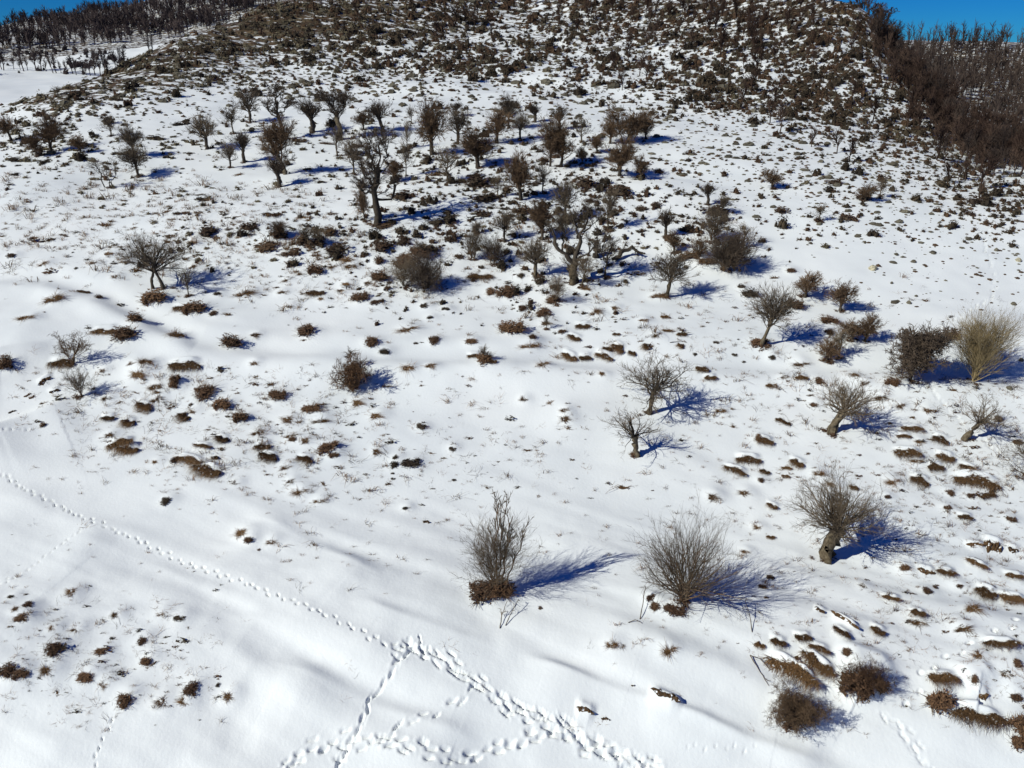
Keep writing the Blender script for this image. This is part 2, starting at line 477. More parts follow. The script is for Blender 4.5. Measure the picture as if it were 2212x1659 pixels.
# ------------------------------------------------------------------ low plants and stones, all about 1 unit wide and 1 unit high
def tuft(seed, n=120, blade=.5, wid=.03, core=True, arch=.55):
    """ragged clump of arching dead grass, several heads of unequal size"""
    rng = np.random.RandomState(seed)
    nh = rng.randint(3, 6) if n > 50 else 2
    hx = rng.uniform(-.3, .3, nh); hy = rng.uniform(-.16, .16, nh); hr = rng.uniform(.07, .2, nh); hx[0] *= .3
    hd = rng.randint(0, nh, n)
    a = rng.uniform(0, 2 * np.pi, n); q = np.sqrt(rng.uniform(0, 1, n)) * hr[hd]
    S = np.c_[hx[hd] + q * np.cos(a), hy[hd] + q * np.sin(a), np.zeros(n)]
    bias = rng.uniform(0, 2 * np.pi, nh)[hd]
    out = np.c_[np.cos(a), np.sin(a), np.zeros(n)] * rng.uniform(.15, 1, n)[:, None] + np.c_[np.cos(bias), np.sin(bias), bias * 0] * .5 + rng.normal(0, .25, (n, 3)) * [1, 1, 0]
    L = blade * (rng.uniform(.5, 1.15, n) * (.4 + 3.2 * hr[hd]))[:, None]
    up = np.array([0, 0, 1.0])
    P0 = S + up * -.05
    P1 = S + out * L * .35 + up * L * 1.15
    P2 = S + out * L * (.35 + arch) + up * L * rng.uniform(.1, 1.5, n)[:, None]
    P3 = S + out * L * (.45 + arch * 1.4) + up * (L * rng.uniform(-.1, 1.3, n)[:, None])
    parts = [ribbons(np.stack([P0, P1, P2, P3], 1), rng.uniform(.7, 1.3, n) * wid, rng)]
    if core:
        cs = []
        for k in range(nh):
            v, f = lump(rng, 7, 2, hr[k] * 1.1, hr[k] * 1.0, .12 + hr[k] * 1.1, .3)
            cs.append((v + [hx[k], hy[k], 0], f))
        v, f = join(cs); parts.append((v, np.concatenate(f)))
    return join(parts)

def bushlet(seed, n=150, leaf=.05, twigs=25, rough=.22, core=.8):
    """low dense bush of several unequal heads: uneven cores, short twigs and leaf-sized faces all over them"""
    rng = np.random.RandomState(seed)
    nh = rng.randint(4, 7) if n > 120 else (3 if n > 28 else 2)
    hx = rng.uniform(-.3, .3, nh); hy = rng.uniform(-.3, .3, nh); hr = rng.uniform(.12, .27, nh); hz = rng.uniform(.4, .95, nh)
    hx[0] = hy[0] = rng.uniform(-.06, .06); hr[0] = .3; hz[0] = .95
    cs = []
    for k in range(nh):
        v, f = lump(rng, 7 if n > 60 else 5, 3 if n > 60 else 2, hr[k] * core, hr[k] * core, hz[k] * core * .9, rough)
        cs.append((v + [hx[k], hy[k], 0], f))
    v, f = join(cs); c = (v, np.concatenate(f))
    w = hr ** 2 / (hr ** 2).sum()
    hd = rng.choice(nh, n, p=w)
    a = rng.uniform(0, 2 * np.pi, n); ph = np.arcsin(rng.uniform(0, 1, n))
    q = rng.uniform(.7, 1.3, n)
    C = np.c_[hx[hd] + hr[hd] * q * np.cos(a) * np.cos(ph), hy[hd] + hr[hd] * q * np.sin(a) * np.cos(ph), hz[hd] * q * np.sin(ph)]
    d1 = rng.normal(0, leaf, (n, 3)); d2 = rng.normal(0, leaf, (n, 3)); d1[:, 2] *= .6
    Vt = np.stack([C - d1, C + d1, C + d2 * 1.3], 1).reshape(-1, 3)
    Ft = np.arange(n * 3).reshape(n, 3)
    parts = [c, (Vt, Ft)]
    if twigs:
        hd = rng.choice(nh, twigs, p=w)
        a = rng.uniform(0, 2 * np.pi, twigs); s = rng.uniform(.2, 1.3, twigs)
        D = np.c_[np.cos(a) * np.sin(s), np.sin(a) * np.sin(s), np.cos(s)]
        P, Rr = grow(rng, np.c_[hx[hd], hy[hd], hx[hd] * 0] + D * .12, D * [1, 1, 1.3], (hr[hd] + .1) * rng.uniform(.9, 1.9, twigs), np.full(twigs, .011), 3, .2, .1)
        parts.append(tubes(P, Rr, 3))
    return join(parts)

def strip(seed, n=260, L=1.0, asp=.26, wid=.016, bl=.16, smooth=False):
    """long bank of bare turf: a low crooked ridge with drooping blades; unit long, thin in y"""
    rng = np.random.RandomState(seed)
    m = 27 if n > 400 else 15; k = 7 if n > 400 else 5
    bend = rng.uniform(-.06, .06); ph = rng.uniform(0, 6)
    cx = np.linspace(-.5, .5, m); cy = bend * (1 - (cx * 2) ** 2) + .03 * np.sin(cx * 9 + ph)
    w = asp * (1 - np.abs(cx * 2) ** 3.0) * np.clip(1 + .45 * np.sin(cx * 11 + ph) + rng.uniform(-.4, .4, m), .12, 1.6) * .5 + .004
    if smooth: w = asp * (1 - np.abs(cx * 2) ** 4.0) * (1 + rng.uniform(-.18, .18, m)) * .5 + .004
    V = []
    for i in range(m):
        for j in range(k):
            t = j / (k - 1) * 2 - 1
            V.append((cx[i] + rng.uniform(-.015, .015), cy[i] + t * w[i] * rng.uniform(.7, 1.3), (1 - t * t) * rng.uniform(.35, 1.15) * (1 if 0 < i < m - 1 else .2) - .06))
    idx = np.arange(m * k).reshape(m, k)
    a, b = idx[:-1], idx[1:]
    Fq = np.stack([a[:, :-1], b[:, :-1], b[:, 1:], a[:, 1:]], -1).reshape(-1, 4)
    parts = [(np.array(V), Fq)]
    if not smooth:
        q = rng.randint(0, m, n); t = rng.uniform(-1, 1, n)
        S = np.c_[cx[q] + rng.uniform(-.035, .035, n), cy[q] + t * w[q], (1 - t * t) * .8]
        D = np.c_[rng.normal(0, .5, n), -np.abs(rng.normal(.6, .5, n)) + rng.normal(0, .25, n), np.zeros(n)] * bl
        P = np.stack([S, S + D * .5 + np.c_[D[:, :2] * 0, rng.uniform(.15, .6, n)], S + D * 1.1 + np.c_[D[:, :2] * 0, rng.uniform(-.4, .5, n)]], 1)
        parts.append(ribbons(P, rng.uniform(.5, 1.4, n) * wid, rng))
    return join(parts)

def stone(seed, nu=7, nv=4):
    rng = np.random.RandomState(seed)
    V = []
    for i in range(nv + 1):
        ph = -.5 + (i / nv) * (np.pi / 2 + .5)
        for j in range(nu):
            th = j * 2 * np.pi / nu + i * .4
            V.append((.5 * np.cos(th) * np.cos(ph) * rng.uniform(.75, 1.15), .5 * np.sin(th) * np.cos(ph) * rng.uniform(.75, 1.15), .9 * np.sin(ph) * rng.uniform(.8, 1.1)))
    idx = np.arange((nv + 1) * nu).reshape(nv + 1, nu)
    a, b = idx[:-1], idx[1:]
    return np.array(V), [np.stack([a, np.roll(a, -1, 1), np.roll(b, -1, 1), b], -1).reshape(-1, 4)]

def dry_stems(seed, n=14, flatness=.5):
    """a few thin dead stalks poking out of the snow"""
    rng = np.random.RandomState(seed)
    a = rng.uniform(0, 2 * np.pi, n); s = rng.uniform(.3, 1.45, n)
    S = np.c_[rng.normal(0, .18, n), rng.normal(0, .18, n), np.full(n, -.02)]
    D = np.c_[np.cos(a) * np.sin(s), np.sin(a) * np.sin(s), np.cos(s) * flatness]
    P, Rr = grow(rng, S, D, rng.uniform(.3, .8, n), np.full(n, .011), 4, .3, 0)
    v, f = tubes(P, Rr, 3)
    return v, [f]

def lowtree(seed, h=1.0, n=26, rad=.03, w=.5, tr=.03, tri=0):
    """distant bare tree of few faces, 1 high, 1 wide"""
    rng = np.random.RandomState(seed)
    tP = np.array([[[0, 0, -.05], [rng.normal(0, .04), rng.normal(0, .04), .3], [rng.normal(0, .09), rng.normal(0, .09), .62], [rng.normal(0, .12), 0, .95]]])
    parts = [tubes(tP, np.array([[tr * 1.5, tr, tr * .7, tr * .3]]), 5)]
    f = rng.uniform(.25, 1, n); z = f * .8
    S = np.c_[np.interp(z, [-.05, .3, .62, .95], tP[0, :, 0]), np.interp(z, [-.05, .3, .62, .95], tP[0, :, 1]), z]
    a = rng.uniform(0, 2 * np.pi, n); s = rng.uniform(.25, 1.2, n)
    D = np.c_[np.cos(a) * np.sin(s), np.sin(a) * np.sin(s), np.cos(s)]
    P, Rr = grow(rng, S, D, rng.uniform(.35, .62, n) * (1.15 - .5 * f), np.full(n, rad), 3, .2, .12)
    parts.append(tubes(P, Rr, 3))
    if tri:
        Sx, Dx, Lx, rx = children(rng, P, Rr, np.full(n, .4), tri, 45, .6, .6)
        P3, R3 = grow(rng, Sx, Dx, Lx, np.full(len(Sx), rad * .6), 2, .2, .1)
        parts.append(tubes(P3, R3, 3))
    return join(parts)
# ------------------------------------------------------------------ density maps (columns every 64 px of the 1024 frame)
_mu = np.arange(17) * 64.0
def dmap(rows):
    vs = np.array([r_[0] for r_ in rows], float)
    g = np.array([[int(ch) for ch in r_[1]] for r_ in rows], float) / 9.0
    def f(u, v):
        u = np.clip(np.asarray(u, float), 0, 1023.9); v = np.clip(np.asarray(v, float), vs[0], vs[-1])
        j = np.clip((u / 64).astype(int), 0, 15); fu = u / 64 - j
        i = np.clip(np.searchsorted(vs, v) - 1, 0, len(vs) - 2); fv = (v - vs[i]) / (vs[i + 1] - vs[i])
        return (g[i, j] * (1 - fu) + g[i, j + 1] * fu) * (1 - fv) + (g[i + 1, j] * (1 - fu) + g[i + 1, j + 1] * fu) * fv
    return f
#                 u: 0   128 256 384 512 640 768 896 1024
D_CUSH = dmap([(-20, '00009999999998899'),
               (20,  '00048999999998899'),
               (45,  '00467999999998899'),
               (62,  '00765789999999999'),
               (75,  '06754333335899999'),
               (90,  '07433211123589999'),
               (105, '06200000111379999'),
               (120, '43111011111136899'),
               (140, '54221121110013699'),
               (160, '32111123231112699'),
               (180, '11110114442221469'),
               (200, '00111113443211247'),
               (225, '00011113332211124'),
               (250, '00111122222110000'),
               (280, '00000011110000000'),
               (330, '00000000000000000')])
D_ROCK = dmap([(-20, '00042211111000000'),
               (40,  '00686544433221111'),
               (70,  '08998888765433222'),
               (90,  '89998877787654322'),
               (105, '97743225788885544'),
               (125, '11010000247999875'),
               (150, '00000000014899986'),
               (175, '00000000001489997'),
               (195, '00000000000268984'),
               (215, '00000000000124763'),
               (240, '00000000000002574'),
               (265, '00000000000000343'),
               (300, '00000000000000122'),
               (340, '00000000000000010')])
D_TUFT = dmap([(150, '00000000000000000'),
               (172, '11111123221100000'),
               (190, '67765433321100000'),
               (210, '78887765432110000'),
               (235, '67777776542110000'),
               (255, '46655665532110000'),
               (275, '11237775431110000'),
               (292, '01025664321111110'),
               (310, '01112221223332110'),
               (330, '00000111135542100'),
               (348, '00000000014531000'),
               (362, '01110000000000110'),
               (378, '05555432110124555'),
               (400, '06666542112113555'),
               (430, '03577652111102444'),
               (455, '00256554211002444'),
               (480, '00012344321013555'),
               (510, '00000011100013444'),
               (560, '10000000000002344'),
               (590, '32010000000013444'),
               (620, '45420000000112455'),
               (660, '45530000000001345'),
               (700, '24430000000000122'),
               (730, '00000000000000000')])
D_BARE = dmap([(-20, '00068777777777777'),
               (30,  '00678876666666677'),
               (62,  '07776555555555556'),
               (85,  '77765544444444455'),
               (105, '67420001233333334'),
               (125, '11000000011222223'),
               (150, '00000011101222223'),
               (180, '00000023331112212'),
               (205, '00000123432000101'),
               (240, '00000111220000000'),
               (280, '00000000000000000')])

def scatter_uv(dm, per_px, u0, u1, v0, v1, seed, ymax=235, ymin=0):
    rng = np.random.RandomState(seed)
    n = int((u1 - u0) * (v1 - v0) * per_px)
    u = rng.uniform(u0, u1, n); v = rng.uniform(v0, v1, n)
    k = rng.uniform(0, 1, n) < dm(u, v)
    x, y = at(u[k], v[k])
    g = (y < ymax) & (y > ymin)
    return x[g], y[g], u[k][g], v[k][g]

# ------------------------------------------------------------------ foot tracks and drift edges pressed into the snow
def pline(pts):
    P = np.array([at1(*p) for p in pts])
    s = np.r_[0, np.cumsum(np.hypot(*np.diff(P, axis=0).T))]
    return P, s
def stamp(x, y, ang, ln, wd, dep, rim=0.14):
    ln *= .68; wd *= .70; dep *= .8
    r0 = math.hypot(x, y); a0 = math.atan2(x, y)
    ex = max(ln, wd) * 1.3
    i0, i1 = np.searchsorted(R, [r0 - ex, r0 + ex]); j0, j1 = np.searchsorted(AZ, [a0 - ex / r0, a0 + ex / r0])
    if i1 <= i0 or j1 <= j0: return
    X = GX[i0:i1, j0:j1] - x; Y = GY[i0:i1, j0:j1] - y
    c, s = math.cos(ang), math.sin(ang)
    q = np.sqrt(((X * c + Y * s) / (ln * .5)) ** 2 + ((-X * s + Y * c) / (wd * .5)) ** 2)
    GZ[i0:i1, j0:j1] += -dep * (1 - sst(.55, 1.15, q)) + dep * rim * np.exp(-((q - 1.4) / .28) ** 2)
trk = np.random.RandomState(11)
def track(pts, step, lat, ln, wd, dep, double=False, groove=0.0):
    P, s = pline(pts)
    t = np.arange(0, s[-1], step); t = t + trk.uniform(-.12, .12, len(t)) * step
    X = np.interp(t, s, P[:, 0]); Y = np.interp(t, s, P[:, 1])
    A = np.arctan2(np.interp(t + .3, s, P[:, 1]) - np.interp(t - .3, s, P[:, 1]), np.interp(t + .3, s, P[:, 0]) - np.interp(t - .3, s, P[:, 0]))
    for k in range(len(t)):
        sd = lat * (1 if k % 2 else -1)
        a = A[k] + trk.normal(0, .18)
        for q in ((0, 1) if double else (0,)):
            ox, oy = (trk.normal(0, .16, 2) if q else trk.normal(0, .03, 2))
            stamp(X[k] - math.sin(A[k]) * sd + ox, Y[k] + math.cos(A[k]) * sd + oy, a, ln * trk.uniform(.8, 1.25), wd * trk.uniform(.85, 1.15), dep * trk.uniform(.75, 1.2))
    if groove:
        for tt in np.arange(0, s[-1], .25):
            a = math.atan2(np.interp(tt + .3, s, P[:, 1]) - np.interp(tt - .3, s, P[:, 1]), np.interp(tt + .3, s, P[:, 0]) - np.interp(tt - .3, s, P[:, 0]))
            stamp(np.interp(tt, s, P[:, 0]) + trk.normal(0, .03), np.interp(tt, s, P[:, 1]) + trk.normal(0, .03), a, .55, .32, groove, .1)

def ridge(pts, amp, lee=.35, back=2.2):
    """drift crest: gentle windward side towards the lower left, short lee side towards the upper right"""
    P, s = pline(pts)
    x0, x1, y0, y1 = P[:, 0].min() - 3 * back, P[:, 0].max() + 3 * back, P[:, 1].min() - 3 * back, P[:, 1].max() + 3 * back
    rr_ = np.hypot(P[:, 0], P[:, 1]); aa_ = np.arctan2(P[:, 0], P[:, 1]); q_ = 3.2 * back
    i0, i1 = np.searchsorted(R, [rr_.min() - q_, rr_.max() + q_]); j0, j1 = np.searchsorted(AZ, [aa_.min() - q_ / rr_.min(), aa_.max() + q_ / rr_.min()])
    sl = (slice(i0, i1), slice(j0, j1))
    m = (GX[sl] > x0) & (GX[sl] < x1) & (GY[sl] > y0) & (GY[sl] < y1)
    X, Y = GX[sl][m], GY[sl][m]
    best = np.full(len(X), 1e9); sg = np.zeros(len(X)); tt = np.zeros(len(X))
    for k in range(len(P) - 1):
        a, b = P[k], P[k + 1]; d = b - a; L2 = d @ d
        t = np.clip(((X - a[0]) * d[0] + (Y - a[1]) * d[1]) / L2, 0, 1)
        ex = X - a[0] - t * d[0]; ey = Y - a[1] - t * d[1]
        D = np.hypot(ex, ey); g = D < best
        best[g] = D[g]; sg[g] = (d[0] * ey - d[1] * ex)[g]; tt[g] = (s[k] + t * math.sqrt(L2))[g]
    fl = min(2.5, s[-1] * .35); fade = sst(0, fl, tt) * (1 - sst(s[-1] - fl, s[-1], tt)) * (1 + .35 * np.sin(tt * 1.1))
    up = np.exp(-(best / lee) ** 2); dn = np.exp(-(best / back) ** 1.5)
    # sg > 0: left of the travel direction = upper right when the line runs down-right
    if back > 1: amp *= 1.3
    GZ[sl][m] += amp * fade * np.where(sg > 0, up, dn)

ridge([(1106, 1412), (1180, 1440), (1250, 1468), (1330, 1500), (1420, 1530), (1520, 1568), (1600, 1604), (1700, 1640), (1830, 1672)], .20, .3)
ridge([(753, 1286), (828, 1321), (928, 1356), (1040, 1392), (1106, 1414)], .10, .35)
ridge([(560, 1425), (620, 1450), (678, 1474), (778, 1524), (878, 1566), (990, 1600), (1100, 1655)], .24, .5)
ridge([(520, 1105), (600, 1140), (680, 1185), (778, 1232), (860, 1262)], .14, .5)
ridge([(120, 1165), (225, 1185), (330, 1228), (430, 1275), (560, 1310)], .13, .6)
ridge([(0, 1060), (120, 1115), (260, 1180)], .10, .6)
ridge([(700, 1190), (800, 1240), (930, 1290), (1080, 1330)], .08, .6)
ridge([(0, 1580), (130, 1610), (260, 1640), (400, 1650)], .10, .6)
ridge([(470, 1330), (560, 1345), (600, 1365), (700, 1400)], .10, .5)
ridge([(-120, 975), (-50, 955), (0, 938), (60, 912), (120, 885), (175, 862)], .45, .7, 3.0)
ridge([(-120, 800), (-50, 782), (0, 765), (60, 752), (120, 745)], .3, .6, 2.5)
ridge([(1660, 1470), (1760, 1530), (1830, 1580)], .12, .4)
ridge([(1800, 1395), (1900, 1430), (1950, 1500)], .15, .4)
ridge([(2040, 1450), (2120, 1450), (2160, 1490)], .15, .35)
ridge([(1250, 1320), (1400, 1360), (1540, 1420), (1700, 1490), (1790, 1540)], .08, .8)
ridge([(1150, 870), (1300, 905), (1450, 985), (1600, 1060)], .09, 1.0, 3.)

def bench(pts, amp, half):
    """level cart track cut across the slope"""
    P, s = pline(pts)
    yy = np.interp(GX, P[:, 0], P[:, 1]); sd = (GY - yy) / half
    m = (GX > P[0, 0]) & (GX < P[-1, 0])
    GZ[m] += (amp * -np.sin(np.clip(sd, -2, 2) * math.pi / 2) * np.exp(-(sd / 1.3) ** 2) * 1.6)[m]
bench([(-200, 612), (0, 608), (100, 612), (200, 640), (300, 690), (420, 748), (600, 768), (800, 776), (1000, 782), (1200, 788), (1500, 795), (1800, 805), (2212, 835), (2400, 850)], .19, 1.4)
T_MAIN = [(-60, 985), (-20, 1012), (0, 1025), (60, 1062), (130, 1097), (200, 1128), (260, 1152), (330, 1183), (400, 1217), (480, 1244), (540, 1264), (600, 1290), (640, 1303), (700, 1325), (740, 1345), (800, 1380), (860, 1402)]
track(T_MAIN, .36, .07, .36, .15, .11)
T_BACK = [(860, 1402), (895, 1403), (960, 1440), (1030, 1480), (1100, 1522), (1170, 1555), (1240, 1592), (1290, 1612), (1350, 1640), (1440, 1685)]
track(T_BACK, .30, .11, .72, .17, .14, double=True)
track([(x + 6, y + 8) for x, y in T_BACK[4:]], .36, .18, .6, .16, .12, double=True)
track([(870, 1395), (905, 1398), (918, 1420)], .22, .16, .3, .16, .12, double=True)
track([(888, 1405), (855, 1440), (838, 1468), (820, 1495), (795, 1528), (792, 1556), (765, 1598), (740, 1638), (722, 1668)], .38, .05, .55, .2, .13, groove=.03)
track([(1020, 1488), (985, 1520), (940, 1547), (905, 1565), (860, 1590), (825, 1612), (790, 1618)], .5, .08, .6, .18, .13)
track([(600, 1665), (660, 1635), (690, 1620), (740, 1615), (800, 1610), (850, 1614), (900, 1625), (960, 1640), (1010, 1642), (1060, 1625), (1110, 1612), (1150, 1597), (1200, 1583), (1250, 1600), (1320, 1632)], .40, .09, .6, .18, .13, double=True)
track([(0, 1268), (60, 1232), (130, 1182), (190, 1142)], .30, .03, .24, .12, .07)
track([(0, 1262), (18, 1250)], .30, .03, .24, .12, .07)
track([(240, 1560), (222, 1600), (208, 1640), (200, 1665)], .26, .03, .26, .13, .08)
track([(0, 950), (30, 944), (65, 938)], .35, .05, .3, .2, .10)
track([(2130, 462), (2142, 490), (2125, 520), (2135, 555), (2150, 590), (2146, 640), (2110, 662), (2060, 695), (2010, 720)], .55, .06, .4, .22, .12)
track([(2000, 835), (2040, 880), (2060, 895), (2100, 930), (2140, 965), (2175, 990), (2225, 1010)], .5, .05, .5, .22, .10)
track([(1915, 1545), (1945, 1580), (1975, 1620), (2000, 1650), (2020, 1680)], .4, .08, .5, .16, .09, groove=.02)
track([(1935, 1555), (1960, 1575), (1990, 1610)], .5, .05, .5, .14, .06)
track([(2200, 1340), (2150, 1370), (2110, 1390), (2060, 1415), (2010, 1440), (1985, 1475), (1970, 1520), (1950, 1545)], .7, .12, .4, .28, .10)
track([(1480, 1622), (1530, 1626), (1600, 1628), (1640, 1630)], .35, .05, .2, .12, .05)

